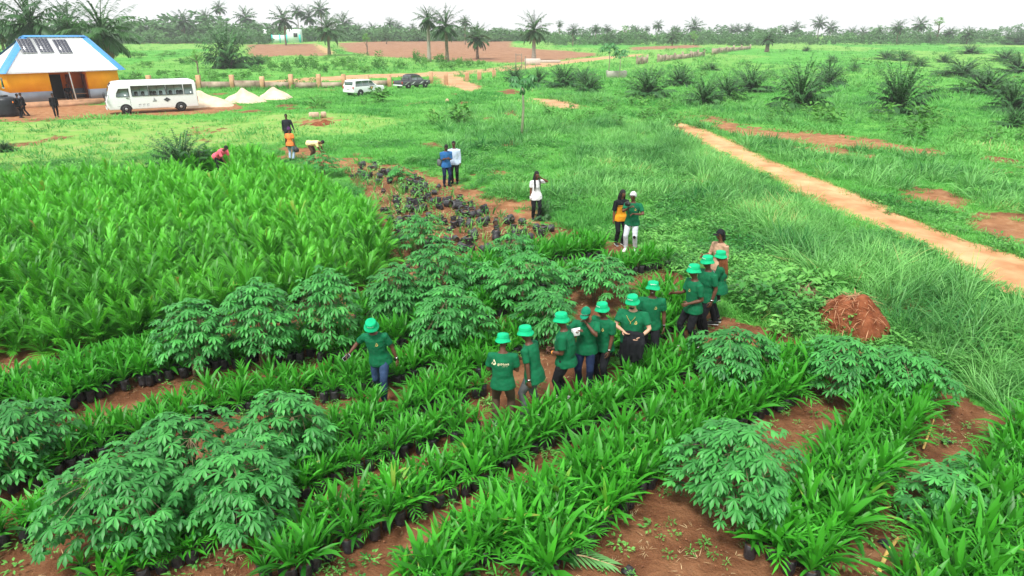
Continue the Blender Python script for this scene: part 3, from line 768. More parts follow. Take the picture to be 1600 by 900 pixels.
def text_mesh(t, size):
    """letters as flat triangles, centred: (V in x/y, faces)"""
    k = (t, size)
    if k in _text: return _text[k]
    cu = bpy.data.curves.new('lettering', 'FONT'); cu.body = t; cu.size = size; cu.align_x = 'CENTER'; cu.align_y = 'CENTER'; cu.resolution_u = 3; cu.offset = size*.012
    o = bpy.data.objects.new('lettering', cu); col.objects.link(o)
    dg = bpy.context.evaluated_depsgraph_get()
    me = bpy.data.meshes.new_from_object(o.evaluated_get(dg))
    V = np.array([v.co[:] for v in me.vertices]); Fs = {}
    for p in me.polygons: Fs.setdefault(len(p.vertices), []).append(list(p.vertices))
    bpy.data.objects.remove(o); bpy.data.curves.remove(cu); bpy.data.meshes.remove(me)
    _text[k] = (V, [np.array(f) for f in Fs.values()])
    return _text[k]
def wrap_text(parent, t, A, r, z, size, m_, name, ys):
    V, Fs = text_mesh(t, round(size, 4))
    a = V[:, 0]/r
    v = np.stack([(r+.003)*np.sin(a), -(r*ys+.004)*np.cos(a), z+V[:, 1]-0.0], 1)
    return MB().add((v, Fs), .5, 0, A).build(name, m_, parent)
def emblem(sc_):
    """a small leaf standing in a pointed arch"""
    arch = [(-.5,-.4),(-.38,-.4),(.02,.38),(.28,-.1),(.40,-.05),(.04,.62),(-.02,.62)]
    a = np.linspace(0, math.pi, 10)
    lf = [(-.30+.75*t/9, -.34+.10*math.sin(math.pi*t/9)+.26*t/9*0.9) for t in range(10)]+[(.45-.75*t/9, -.1-.24*math.sin(math.pi*t/9)-.22*t/9) for t in range(1,9)]
    V1 = np.array([(x, y, 0) for x, y in arch])*sc_; V2 = np.array([(x, y, 0) for x, y in lf])*sc_
    return [(V1, [np.array([[0,1,2,6],]), np.array([[2,3,4,5]]), np.array([[2,5,6]])]), (V2, [np.arange(len(lf))])]
def on_cloth(d, parts, t, x, side, name, m_, z_up=0.0):
    """marks laid on the shirt: side -1 chest, +1 back"""
    me = d['shirt'].data
    bv = BVHTree.FromPolygons([v.co[:] for v in me.vertices], [p.vertices[:] for p in me.polygons])
    mb = MB(); o0 = d['sp'](t); lt, up, fw = d['lt'], d['up'], d['fw']
    for V, Fs in parts:
        out = []
        for vx, vy, _ in V:
            xx = (x+vx)*(1 if side < 0 else -1)*1.0
            p = o0+lt*xx*d['s']+up*vy*d['s']-fw*side*.6
            hit = bv.ray_cast(Vector(p), Vector(fw*side))
            q = np.array(hit[0]) if hit[0] is not None else o0+lt*xx-fw*side*.13
            out.append(q-fw*side*.006)
        mb.add((np.array(out), Fs))
    return mb.build(name, m_, d['shirt'])
def chest_logo(d, x=.075):
    on_cloth(d, emblem(.062), .35, x, -1, 'emblem', GOLDP)
def back_logo(d):
    V, Fs = text_mesh('griNova', .062); V2, F2 = text_mesh('L I M I T E D', .017)
    e_ = [(v*1.15+np.array([-.145,.012,0]), f) for v, f in emblem(.08)]
    on_cloth(d, e_+[(V+np.array([.02,0,0]), Fs), (V2+np.array([.05,-.042,0]), F2)], .36, 0, 1, 'lettering', CREAMP)
def watch(d, arm, m_=STEEL):
    S_, el, w_ = d['arms'][arm]; u = nrm(w_-el); s = d['s']
    mb = MB().add(tube([w_-u*.035*s, w_-u*.012*s], [.034*s,.033*s], 12, round_=False)).add(tube([w_-u*.023*s+np.array([0,-.036*s,0]), w_-u*.023*s+np.array([0,-.044*s,0])], [.02*s,.018*s], 10, round_=False), .5, 1)
    mb.build('wristwatch', [m_, BLKPL], d['e'], True)
# ------------------------------------------------------------------ the cast
GRP = 'visitors in green shirts and hats'
a = person(598, 622, -6, 'man in blue jeans striding alone through seedlings with a phone held out', bottom=JEANS, shoe=BLK, lean=9, slean=-6, hip=.90, feet=((-.10,.26,0),(.10,-.22,.0)), RH=(-.52,-.16,1.02), RP=(-.5,.6,-.5), LH=(.34,.0,.84), head=(8,34), hat='bucket', hs=.975, group=GRP, curlL=.7)
AVOID.append((*G(614,640)[:2], .30)); AVOID.append((*G(606,628)[:2], .30)); AVOID.append((*G(792,676)[:2], .22))
chest_logo(a, .06); watch(a, 1)
wv = a['arms'][0][2]; dv = nrm(wv-a['arms'][0][1])
ph = empty('phone', W(a, wv+dv*.10), R(-40)); tag(ph, 'phone in the outstretched hand of the striding man', 'phone')
f_ = MB().add(box((0,0,0), (.078,.012,.155), 0, .005)).build('phone_body', mat('phone_case', (.55,.56,.58), rough=.3), ph); MB().add(box((0,-.007,0), (.068,.003,.14))).build('screen', GLASSD, ph)
ph.rotation_euler = (R(-35), R(40), R(-30))
b = person(786, 664, 176, 'man in brown trousers standing with his printed back to the camera', bottom=BROWN, H=1.78, lean=3, RH=(-.13,-.26,1.08), LH=(.13,-.26,1.10), head=(0,22), hat='bucket', hs=.975, group=GRP, feet=((-.14,.03,0),(.14,-.02,0)), girth=1.05)
back_logo(b)
c = person(833, 650, -118, 'man in grey trousers, seen from behind one shoulder, beside the brown-trousered man', bottom=GREYC, H=1.80, lean=11, LH=(.26,.04,.84), RH=(-.12,-.30,1.05), head=(15,14), hat='bucket', hs=.975, group=GRP, tail=.05, feet=((-.10,.1,0),(.10,-.08,0)))
watch(c, 1)
d = person(882, 628, -104, 'stout man with hands clasped at his waist and orange wrist strap', bottom=BLK, H=1.84, lean=5, girth=1.18, LH=(.10,-.24,1.03), RH=(-.08,-.25,1.02), LP=(.6,.8,.1), head=(10,14), hat='bucket', hs=.975, group=GRP, shoe=SHOEW, curlL=.9)
watch(d, 1, ORANGE_S); on_cloth(d, emblem(.05), .38, .08, -1, 'emblem', WHITEP)
e5 = person(913, 606, -16, 'man in peaked cap with one hand raised to his mouth', bottom=NAVY, H=1.80, lean=6, LH=(.05,-.24,1.44), LP=(.8,.2,-.6), RH=(-.16,-.26,1.30), RP=(-.8,.3,-.5), head=(-8,26), hat='cap', hs=.975, group=GRP, curlL=1.0)
pp = empty('folded_paper', W(e5, (-.17,-.33,1.30)), R(-16)); tag(pp, 'white folded paper held in front of the man in the peaked cap', 'paper')
V_, F_ = box((0,0,0), (.19,.012,.15), 0, .004); MB().add((V_+np.stack([0*V_[:,0], np.abs(V_[:,0])*.2, V_[:,0]*.3], 1), F_)).build('sheet', mat('white_paper', (.8,.8,.8), var=.04), pp)
pp.rotation_euler = (R(-15), 0, R(-16))
f = person(940, 600, -42, 'man looking sideways with a silver watch on his lowered hand', bottom=BLK, H=1.77, lean=5, LH=(.22,-.14,.84), RH=(-.2,.05,.85), head=(-14,14), hat='bucket', hs=.975, group=GRP, girth=1.05)
chest_logo(f); watch(f, 1)
g = person(983, 588, -22, 'heavy bearded man in sunglasses and gold chain carrying a jacket', skin='light', bottom=BLK, H=1.80, lean=4, girth=1.30, RH=(-.10,-.32,1.10), RP=(-.9,.5,-.2), LH=(.22,-.30,1.02), LP=(.9,.5,-.2), head=(-14,18), hat='bucket', hs=.975, group=GRP, curlR=.25, curlL=.7)
chest_logo(g, .10)
gl = MB()
for q in (-1, 1): gl.add(tube([g['hp'](q*.033,-.096,.024), g['hp'](q*.033,-.104,.024)], [.024,.024], 10, round_=False))
gl.add(tube([g['hp'](-.075,-.05,.028), g['hp'](-.06,-.098,.03), g['hp'](.06,-.098,.03), g['hp'](.075,-.05,.028)], [.004]*4, 6)); gl.build('sunglasses', GLASSD, g['e'])
bd = ellipsoid((0,-.050,-.092), (.050,.046,.032), 14, 8); MB().add((g['hc']+(bd[0]@g['Rh'].T)*g['s'], bd[1])).build('beard', HAIR, g['e'], True)
ch = [g['sp'](.50, .085*math.sin(t)*1.0, 0)+g['up']*(-.14*(1-abs(t)/1.6)**1.0)*1.0+g['fw']*(.158+.042*(1-abs(t)/1.6)) for t in np.linspace(-1.25, 1.25, 15)]
MB().add(tube(ch, [.006]*15, 6)).add(ellipsoid(ch[7]-g['up']*.02+g['fw']*.01, (.014,.008,.018), 8, 6)).build('necklace', GOLD, g['e'], True)
jk = empty('jacket', W(g, (.12,-.34,1.0)), R(-22)); tag(jk, 'black jacket draped over the forearm of the heavy bearded man', 'jacket')
j = MB()
for q in range(6): j.add(tube([(-.15+.055*q,.02+.02*(q%2),.08), (-.17+.066*q,-.015-.03*(q%2),-.08), (-.18+.062*q,-.03*(q%2),-.30-.03*(q%3)), (-.15+.052*q,0,-.50+.05*(q%3))], [(.05,.05),(.058,.045),(.056,.042),(.046,.03)], 8, (1,0,0)))
baked(j, 'jacket_cloth', BLK, .014, 3, .008, 11, 4, jk)
MB().add(tube([(-.12,-.075,.02), (-.10,-.085,-.18), (-.06,-.078,-.42)], [.02,.022,.017], 8)).build('sleeve', BLK, jk, True)
h = person(1011, 566, -8, 'smiling man behind the heavy bearded man, one arm hanging straight', bottom=BLK, H=1.82, lean=4, LH=(.27,-.06,.84), head=(-5,4), hat='bucket', hs=.975, group=GRP, girth=1.05)
chest_logo(h); watch(h, 1)
tee = MB(); v = ellipsoid((0,-.0935,-.047), (.02,.004,.005), 8, 5); tee.add((h['hc']+(v[0]@h['Rh'].T), v[1])).build('teeth', SHOEW, h['e'])
i_ = person(1077, 541, -72, 'man with left hand on his hip leading the three by the grass', bottom=BLK, H=1.88, lean=3, LH=(.12,-.19,1.01), LP=(.5,.9,-.1), RH=(-.2,-.34,1.14), RP=(-.3,.4,-1), head=(-4,8), hat='bucket', hs=.975, group=GRP, feet=((-.10,-.12,0),(.10,.08,0)), curlR=.3)
chest_logo(i_, .05)
k = person(1098, 522, -64, 'man with hanging wrist-watched arm, middle of the three by the grass', bottom=BLK, H=1.86, lean=4, LH=(.24,-.08,.85), head=(0,12), hat='bucket', hs=.975, group=GRP)
watch(k, 1)
l = person(1119, 505, -112, 'woman with auburn braids under her bucket hat, arms folded', bottom=BLK, skin='mid', H=1.74, lean=3, female=True, RH=(.06,-.22,1.12), LH=(-.04,-.25,1.14), LP=(.9,.4,-.4), RP=(-.9,.4,-.4), head=(4,10), hat='bucket', hs=.975, hair='auburn', group=GRP)
n_ = person(1117, 468, -58, 'woman in fitted beige long-sleeved top and black peaked cap', top=BEIGE, sleeve=2, bottom=WHT, skin='mid', H=1.78, female=True, lean=2, RH=(-.22,-.32,1.10), RP=(-.3,.5,-1), LH=(.2,-.03,.83), head=(-8,10), hat='blackcap', hair='bob')
o_ = person(967, 382, 16, 'woman in black and mustard jersey beside the man filming', top=YEL, bottom=BLK, skin='mid', H=1.72, female=True, lean=2, head=(18,8), hair='braids', sleeve=.95)
yk = MB(); yk.add(tube([o_['sp'](t) for t in (.36,.43,.48,.53,.548)], [(.176,.135),(.182,.132),(.165,.112),(.098,.084),(.077,.08)], 18, o_['lt'], round_=False))
for S_, el, w_ in o_['arms']: yk.add(tube([S_+(o_['sp'](.44)-S_)*.3, S_, S_+(el-S_)*.55, S_+(el-S_)*.98], [.078,.084,.078,.076], 12, round_=False))
baked(yk, 'jersey_yoke', BLK, .014, 3, .004, 9, 3, o_['e'])
MB().add(tube([o_['sp'](.325),o_['sp'](.34)], [(.178,.140),(.179,.140)], 18, o_['lt'], round_=False)).build('jersey_stripe', BLK, o_['e'], True)
p_ = person(985, 391, -22, 'silver-haired man in green shirt and ripped white jeans filming', bottom=WJ, shoe=SHOEW, H=1.78, lean=2, RH=(-.03,-.32,1.36), RP=(-.8,.3,-.6), LH=(.12,-.27,1.17), LP=(.9,.3,-.4), head=(-16,8), hair='silver', curlR=.9, curlL=.9, feet=((-.13,-.05,0),(.12,.05,0)))
chest_logo(p_, .10)
kn = p_['legs'][1][1]; MB().add(ellipsoid(kn+np.array([.0,-.066,.0]), (.045,.02,.05), 10, 6)).build('jeans_rip', DARK, p_['e'], True)
cm = empty('film_camera', W(p_, (-.07,-.44,1.50)), R(-30)); tag(cm, 'black camera on a hand grip held up by the silver-haired man', 'camera')
MB().add(box((0,0,0), (.15,.09,.11), 0, .012)).add(box((0,0,.065), (.07,.05,.03), 0, .006)).build('camera_body', BLKPL, cm)
q = MB().add(lathe([(.035,0),(.042,.02),(.042,.08),(.046,.11),(.046,.13)], 18, (0,-.045,0), 'y')); q.build('lens', BLKPL, cm, True)
MB().add(tube([(0,.02,-.06),(.02,.03,-.14),(.03,.05,-.30)], [.014,.016,.020], 8)).build('grip', BLKPL, cm, True)
q_ = person(837, 343, 14, 'woman in white t-shirt with long black braids shading her eyes', top=WHT, bottom=BLK, skin='mid', H=1.70, female=True, lean=2, LH=(.14,-.20,1.53), LP=(.9,-.1,-.5), RH=(-.2,-.04,.82), head=(8,6), hair='braids', fem_hair='front', near=False, tail=.05)
r_ = person(698, 290, 22, 'man in blue shirt and jeans looking down at his hands', top=BLUE, sleeve=.95, bottom=NAVY, H=1.78, lean=4, RH=(-.05,-.26,1.18), LH=(.08,-.27,1.16), head=(0,34), near=False, shoe=BLK, curlL=1, curlR=1)
bg = empty('shoulder_bag', W(r_, (-.27,.06,.98)), R(22)); tag(bg, 'grey shoulder bag at the hip of the man in blue', 'bag')
MB().add(box((0,0,0), (.13,.26,.27), 0, .03)).build('bag_body', GREYC, bg); MB().add(tube([(0,-.1,.12), (.12,-.13,.40), (.38,-.02,.56), (.30,.13,.40), (0,.1,.12)], [.016]*5, 6)).build('bag_strap', BLK, bg, True)
s_ = person(711, 286, -4, 'man in pale blue long-sleeved shirt beside the man in blue', top=PALE, sleeve=2, bottom=BLK, H=1.81, lean=2, near=False, head=(-10,6), shoe=BLK)
t_ = person(452, 227, 12, 'man in dark long-sleeved shirt walking across the far clearing', top=CHAR, sleeve=2, bottom=BLK, H=1.78, lean=4, near=False, LH=(.36,-.1,.86), head=(-10,4), feet=((-.1,-.18,0),(.1,.14,0)))
u_ = person(456, 251, 172, 'person in orange top and purple headwrap holding a black bag', top=ORG, bottom=LBL, H=1.66, near=False, hat='wrap', head=(0,5), female=True, RH=(-.27,.0,.80))
bk = empty('plastic_carrier', W(u_, (-.29,-.02,.62)), 0); tag(bk, 'black carrier hanging from the hand of the person in orange', 'bag')
MB().add(lathe([(.02,.12),(.05,.08),(.13,-.02),(.14,-.14),(.09,-.19)], 10, noise=.25)).build('carrier_film', M['bag'], bk)
MB().add(tube([(-.03,0,.1),(-.02,0,.17),(.02,0,.17),(.03,0,.1)], [.008]*4, 5)).build('carrier_handle', M['bag'], bk)
v_ = person(487, 250, 78, 'person in cream shirt bending low beside the bushy cassava', top=CREAM, bottom=BROWN, H=1.70, lean=84, hip=.86, near=False, RH=(-.12,-.72,.34), LH=(.12,-.70,.30), RP=(-.4,0,-1), LP=(.4,0,-1), head=(0,10))
w_ = person(345, 275, 62, 'person in pink shirt bending among the tall nursery palms', top=PINK, bottom=BLK, H=1.76, lean=58, hip=.92, near=False, RH=(-.12,-.62,.62), LH=(.12,-.60,.62), RP=(-.4,0,-1), LP=(.4,0,-1), head=(0,10), sleeve=.9)
x_ = person(33, 184, 158, 'person in black with a backpack standing near the water tank', top=BLK, bottom=BLK, sleeve=2, H=1.78, near=False, head=(0,5))
bp_ = empty('backpack', W(x_, (0,.20,1.22)), R(158)); tag(bp_, 'black backpack with an orange patch worn near the water tank', 'backpack')
MB().add(box((0,.02,0), (.32,.18,.46), 0, .06)).build('backpack_body', BLK, bp_); MB().add(box((0,.125,-.05), (.14,.03,.12), 0, .012)).build('pocket', ORG, bp_)
y_ = person(41, 181, -60, 'person in black standing close beside the backpack wearer', top=BLK, bottom=BLK, sleeve=2, H=1.74, near=False, feet=((-.1,-.1,0),(.12,.2,0)))
z_ = person(89, 183, 40, 'person in black walking past the open house door', top=BLK, bottom=BLK, H=1.80, near=False, feet=((-.1,-.2,0),(.1,.18,0)), head=(0,10), sleeve=2)
print('people', len(PEOPLE))
# ------------------------------------------------------------------ house
YW = mat('yellow_wall_paint', (.95,.37,.010), c2=(.98,.42,.015), var=.07, scale=1.2, rough=.8); ORW = mat('darker_orange_wall', (.82,.20,.02), var=.08, scale=1.4, rough=.8); GYW = mat('grey_wall_paint', (.22,.25,.30), var=.12, scale=1.3, rough=.8)
ROOF = mat('white_sheet_roof', (.78,.80,.82), var=.05, scale=1.0, rough=.45, spec=.4); BLU = mat('blue_ridge_sheet', (.07,.28,.58), var=.08, rough=.45); DOORM = mat('brown_door', (.13,.035,.018), var=.2, scale=5, rough=.45); DOORSHADE = mat('painted_doorway_shade', (.02,.018,.016), var=.2); CONC = mat('bare_concrete', (.36,.31,.26), var=.25, scale=2, rough=.95, bump=.4, bscale=12); PLINTH = mat('mud_stained_plinth', (.42,.24,.14), var=.25, scale=2, rough=.95); ALU = mat('aluminium_frame', (.7,.71,.72), rough=.3, metal=.7)
PV = mat('solar_cell_glass', (.045,.05,.075), var=.3, scale=8, rough=.25, spec=.5)
A_, B_ = G(22, 169), G(193, 161)
ang = R(45)
LEN = 6.0
while proj(A_+np.array([LEN*math.cos(ang), LEN*math.sin(ang), 0]))[0][0] < 192: LEN += .05
hs = empty('house', A_, ang); tag(hs, 'orange and grey single-storey house with white hipped roof and solar panels', 'house')
Hh, DP, X0, X1 = 2.95, 7.5, LEN*.36, LEN*.70
pl_ = .42
ww_ = MB()
def wallbox(mb, c, s):      # walls in two paint bands: grey below, colour above
    z0, z1 = c[2]-s[2]/2, c[2]+s[2]/2
    mb.add(box((c[0], c[1], (z0+1.25)/2), (s[0], s[1], 1.25-z0)), .5, 1); mb.add(box((c[0], c[1], (1.25+z1)/2), (s[0], s[1], z1-1.25)), .5, 0)
for x0, x1 in ((0, X0), (X1, LEN)): wallbox(ww_, ((x0+x1)/2, .1, (pl_+Hh)/2), (x1-x0, .2, Hh-pl_))
wallbox(ww_, (.1, DP/2+.101, (pl_+Hh)/2), (.2, DP-.2, Hh-pl_)); wallbox(ww_, (LEN-.1, DP/2+.101, (pl_+Hh)/2), (.2, DP-.2, Hh-pl_)); wallbox(ww_, (LEN/2, DP-.101, (pl_+Hh)/2), (LEN-.42, .2, Hh-pl_))
ww_.build('wall', [YW, GYW], hs)
po = MB()
for xx in (X0-.101, X1+.101): wallbox(po, (xx, 1.10, (pl_+Hh)/2), (.2, 1.79, Hh-pl_))
wallbox(po, ((X0+X1)/2, 2.1, (pl_+Hh)/2), (X1-X0-.004, .2, Hh-pl_))
po.build('porch_wall', [ORW, GYW], hs)  # upper porch walls a darker, redder orange than the front
MB().add(box((LEN/2, DP/2-.15, pl_/2-.1), (LEN+.25, DP+.5, pl_+.19))).add(box(((X0+X1)/2, -.75, .08), (X1-X0+.8, .7, .36))).build('plinth', PLINTH, hs)
ov = .36; RH_ = 5.75
ex0, ex1, ey0, ey1 = -ov, LEN+ov, -ov, DP+ov
ry = DP/2
def _rx(px):                       # where the ridge ends
    lo, hi = -8.0, LEN+8
    for _ in range(50):
        m_ = (lo+hi)/2; p = A_+np.array([m_*math.cos(ang)-ry*math.sin(ang), m_*math.sin(ang)+ry*math.cos(ang), RH_])
        if proj(p)[0][0] < px: lo = m_
        else: hi = m_
    return lo
rx0, rx1 = max(.8, _rx(36)), min(LEN-1.2, _rx(134)); print('ridge', rx0, rx1, LEN, math.degrees(ang), proj(A_+np.array([rx0*math.cos(ang)-ry*math.sin(ang), rx0*math.sin(ang)+ry*math.cos(ang), RH_])))
ze = Hh-.06
def slab(pts, th=.05):
    p = np.array(pts, float); n = nrm(np.cross(p[1]-p[0], p[2]-p[0]))
    if n[2] < 0: n = -n
    k = len(p); V = np.concatenate([p, p-n*th])
    return V, [np.arange(k)[None], np.arange(2*k-1, k-1, -1)[None], np.array([(i, (i+1)%k, k+(i+1)%k, k+i) for i in range(k)])]
rf = MB()
cs = [(ex0,ey0,ze),(ex1,ey0,ze),(ex1,ey1,ze),(ex0,ey1,ze)]; r0, r1 = (rx0,ry,RH_), (rx1,ry,RH_)
for f__ in ((cs[0],cs[1],r1,r0),(cs[2],cs[3],r0,r1),(cs[1],cs[2],r1),(cs[3],cs[0],r0)): rf.add(slab(f__))
n_s = 26                                              # standing seams down the front slope
for k_ in range(1, n_s):
    x = ex0+(ex1-ex0)*k_/n_s
    lim = min(1, (x-ex0)/(rx0-ex0), (ex1-x)/(ex1-rx1))-.03
    if lim > .05: rf.add(tube([(x,ey0+.02,ze+.02), (x,ey0+(ry-ey0)*lim,ze+.02+(RH_-ze)*lim)], [.018,.018], 4, round_=False))
ro = rf.build('roof', ROOF, hs)
rc = MB()
for p, q2 in ((cs[0],r0),(cs[1],r1),(cs[2],r1),(cs[3],r0),(r0,r1)):
    p = np.array(p)+(0,0,.03); q2 = np.array(q2)+(0,0,.03); d_ = nrm(q2-p); sd = nrm(np.cross(d_, (0,0,1)))
    V = np.array([p-sd*.34-(0,0,.09), p+(0,0,.05), p+sd*.34-(0,0,.09), q2-sd*.34-(0,0,.09), q2+(0,0,.05), q2+sd*.34-(0,0,.09)])
    rc.add((V, [np.array([(0,1,4,3),(1,2,5,4)]), np.array([(0,2,1),(3,4,5)])]))
rc.build('ridge_cap', BLU, ro)
MB().add(box((LEN/2, DP/2, ze-.075), (LEN+.7, DP+.7, .04))).build('ceiling', ROOF, hs)
sl = nrm(np.array([0, ry-ey0, RH_-ze])); nn_ = nrm(np.cross((1,0,0), sl))
def pv_panel(xc, k0, k1, lab):
    g_ = empty('solar_panel', (0,0,0), 0); tag(g_, lab, 'solar panel', 'solar panels on the white roof'); 
    Mx = np.eye(4); mid = np.array([xc, ey0, ze])+sl*((k0+k1)/2)+nn_*.09; Mx[:3,0] = (1,0,0); Mx[:3,1] = sl; Mx[:3,2] = nn_; Mx[:3,3] = mid
    Wd, Ln = LEN*.125, (k1-k0)
    MB().add(box((0,0,0), (Wd, Ln, .05)), .5, 0, Mx).build('panel_frame', ALU, g_)
    mm = MB()
    for i in range(4):
        for jj_ in range(7): mm.add(box((-Wd/2+Wd*(i+.5)/4, -Ln/2+Ln*(jj_+.5)/7, .028), (Wd/4-.03, Ln/7-.03, .01)), .5, 0, Mx)
    mm.build('solar_cells', PV, g_)
    for sx in (-1, 1): MB().add(box((sx*Wd*.3, 0, -.07), (.05, Ln*.9, .085)), .5, 0, Mx).build('rail', ALU, g_)
    g_.matrix_world = Matrix.Translation(Vector(A_)) @ Matrix.Rotation(ang, 4, 'Z')
    return g_
sll = np.linalg.norm([ry-ey0, RH_-ze])
for fx, lab in ((.285, 'solar panel nearest the blue hip of the white roof'), (.435, 'middle solar panel between two others on the white roof'), (.60, 'solar panel set slightly apart, nearest the middle of the white roof')):
    pv_panel(LEN*fx, sll*.50 if fx < .5 else sll*.48, sll*.90 if fx < .5 else sll*.87, lab)
def door(x, y, rz, op, lab):
    g_ = link('door', box_mesh((.0,0,0), (1.0,.06,2.1), DOORM), hs); g_.location = (x, y, pl_+1.05); g_.rotation_euler = (0,0,rz); g_['label'] = lab
    mm = MB()
    for zz in (-.6, 0, .6):
        for xx in (-.22, .22): mm.add(box((xx,-.04,zz), (.26,.03,.42), 0, .01))
    mm.build('door_panel', mat('door_relief', (.19,.06,.03)), g_); MB().add(lathe([(.02,0),(.02,.05),(.035,.06),(.03,.09)], 10, (.4,-.04,0), 'y')).build('handle', STEEL, g_, True)
def box_mesh(c, s, m_, ch=0): return MB().add(box(c, s, 0, ch)).mesh('m', m_)
MB().add(box((X0+.75, 1.985, pl_+1.05), (1.1,.03,2.12))).build('doorway_shade_panel', DOORSHADE, hs)  # flat near-black panel on the wall: shade of the unlit room painted in
door(X0+1.72, 1.55, R(62), True, 'brown panelled door standing open')
door(X1-.05-.0, 1.05, R(90), False, 'brown door closed in the porch side')
for k_, (x, y, w, hh, zz) in enumerate(((-.012, DP*.30, .7, .75, 1.95), (-.012, DP*.72, .7, .75, 1.95))):
    fr = MB().add(box((x, y, zz), (.06, w, hh))).build('window', GLASSD, hs)
    MB().add(box((x-.012, y, zz-hh/2-.03), (.10, w+.12, .06))).add(box((x-.008, y, zz+hh/2+.03), (.08, w+.08, .06))).build('frame', ALU, fr)
MB().add(tube([(X0+(X1-X0)*.58, -.10, .26), (X0+(X1-X0)*.53, -.10, Hh-.1)], [.055,.055], 10)).build('pole', ALU, hs, True)
def HL(x, y, z=0):
    return A_+np.array([x*math.cos(ang)-y*math.sin(ang), x*math.sin(ang)+y*math.cos(ang), z])
bench = empty('bench', HL(X0+(X1-X0)*.78, .9, pl_), ang); tag(bench, 'low wooden bench inside the house porch', 'bench')
MB().add(box((0,0,.42), (1.6,.32,.05))).build('seat', PLINTH, bench)
for sx in (-.65,.65): MB().add(box((sx,0,.2), (.07,.28,.39))).build('leg', PLINTH, bench)
pc_ = HL(X0+(X1-X0)*.46, .75, pl_)
st_ = empty('stool', pc_, ang); tag(st_, 'dark stool under the seated person in the porch', 'stool')
MB().add(box((0,.02,.41), (.36,.36,.05))).build('seat', BLKPL, st_)
for sx in (-.14,.14):
    for sy in (-.12,.16): MB().add(box((sx,sy,.19), (.04,.04,.38))).build('leg', BLKPL, st_)
pq = proj(pc_)[0]
person(pq[0], pq[1], math.degrees(ang)-8, 'person in dark clothes sitting on a stool in the house porch', top=BLK, bottom=BLK, sleeve=.9, H=1.74, near=False, hip=.50, lean=10, RH=(-.14,-.42,.60), LH=(.14,-.42,.60), feet=((-.14,-.46,0),(.14,-.46,0)), knees=((-.1,-.6,1),(.1,-.6,1)), head=(0,12))
sp_ = PEOPLE[-1]; sp_['e'].location = pc_
# ------------------------------------------------------------------ water tank
tk = empty('water_tank', G(14, 181), 0, .86); tag(tk, 'black ribbed plastic water tank beside the orange house', 'water tank')
MB().add(lathe([(.80,0),(.86,.04),(.86,.25),(.868,.29),(.86,.33),(.86,.60),(.868,.64),(.86,.68),(.86,.95),(.868,.99),(.86,1.03),(.86,1.35),(.80,1.52),(.62,1.64),(.34,1.70),(.01,1.72)], 28)).build('tank_body', mat('tank_plastic', (.018,.022,.028), rough=.45, spec=.4), tk, True)
MB().add(lathe([(.30,1.70),(.30,1.79),(.24,1.82),(.01,1.83)], 20)).build('lid', BLKPL, tk, True)
# ------------------------------------------------------------------ vehicles (x ahead, y left)
PW = mat('white_vehicle_paint', (.80,.82,.84), var=.03, rough=.28, spec=.5, coat=.4); PD = mat('dark_silver_paint', (.06,.065,.075), var=.1, rough=.3, spec=.5, coat=.4); VG = mat('vehicle_glass', (.10,.14,.135), var=.35, scale=1.6, rough=.06, spec=.7); RUB = mat('tyre_rubber', (.02,.02,.021), rough=.85); RIM = mat('wheel_rim', (.45,.45,.46), rough=.35, metal=.6); TRIM = mat('black_trim', (.02,.02,.022), rough=.5); LAMPR = mat('red_lamp', (.5,.02,.015), rough=.2); LAMPC = mat('clear_lamp', (.75,.77,.8), rough=.12, spec=.7); ARCH = mat('wheel_well', (.012,.012,.012), rough=.9)
def body_shell(prof, w, bev=.07, taper=None):
    import bmesh
    bm = bmesh.new()
    n = len(prof)
    a = [bm.verts.new((x, -w/2, z)) for x, z in prof]; b = [bm.verts.new((x, w/2, z)) for x, z in prof]
    bm.faces.new(a); bm.faces.new(b[::-1])
    for i in range(n): bm.faces.new((a[i], b[i], b[(i+1)%n], a[(i+1)%n])[::-1])
    bmesh.ops.recalc_face_normals(bm, faces=bm.faces)
    bmesh.ops.bevel(bm, geom=list(bm.edges), offset=bev, segments=3, affect='EDGES', profile=.6, clamp_overlap=True)
    if taper:
        zb, zt, k = taper
        for v in bm.verts:
            if v.co.z > zb: v.co.y *= 1-k*(v.co.z-zb)/(zt-zb)
    me = bpy.data.meshes.new('shell'); bm.to_mesh(me); bm.free()
    V = np.array([v.co[:] for v in me.vertices]); Fs = {}
    for p in me.polygons: Fs.setdefault(len(p.vertices), []).append(list(p.vertices))
    bpy.data.meshes.remove(me)
    return V, [np.array(f) for f in Fs.values()]
def side_panel(poly, yside, w, taper, off=.006, th=.012):
    """flat panel following the side of the body"""
    V = []
    for o_ in (off, off-th):
        for x, z in poly:
            y = w/2
            if taper and z > taper[0]: y *= 1-taper[2]*(z-taper[0])/(taper[1]-taper[0])
            V.append((x, yside*(y+o_), z))
    n = len(poly)
    return np.array(V), [np.arange(n)[None], np.arange(2*n-1, n-1, -1)[None], np.array([(i, (i+1)%n, n+(i+1)%n, n+i) for i in range(n)])]
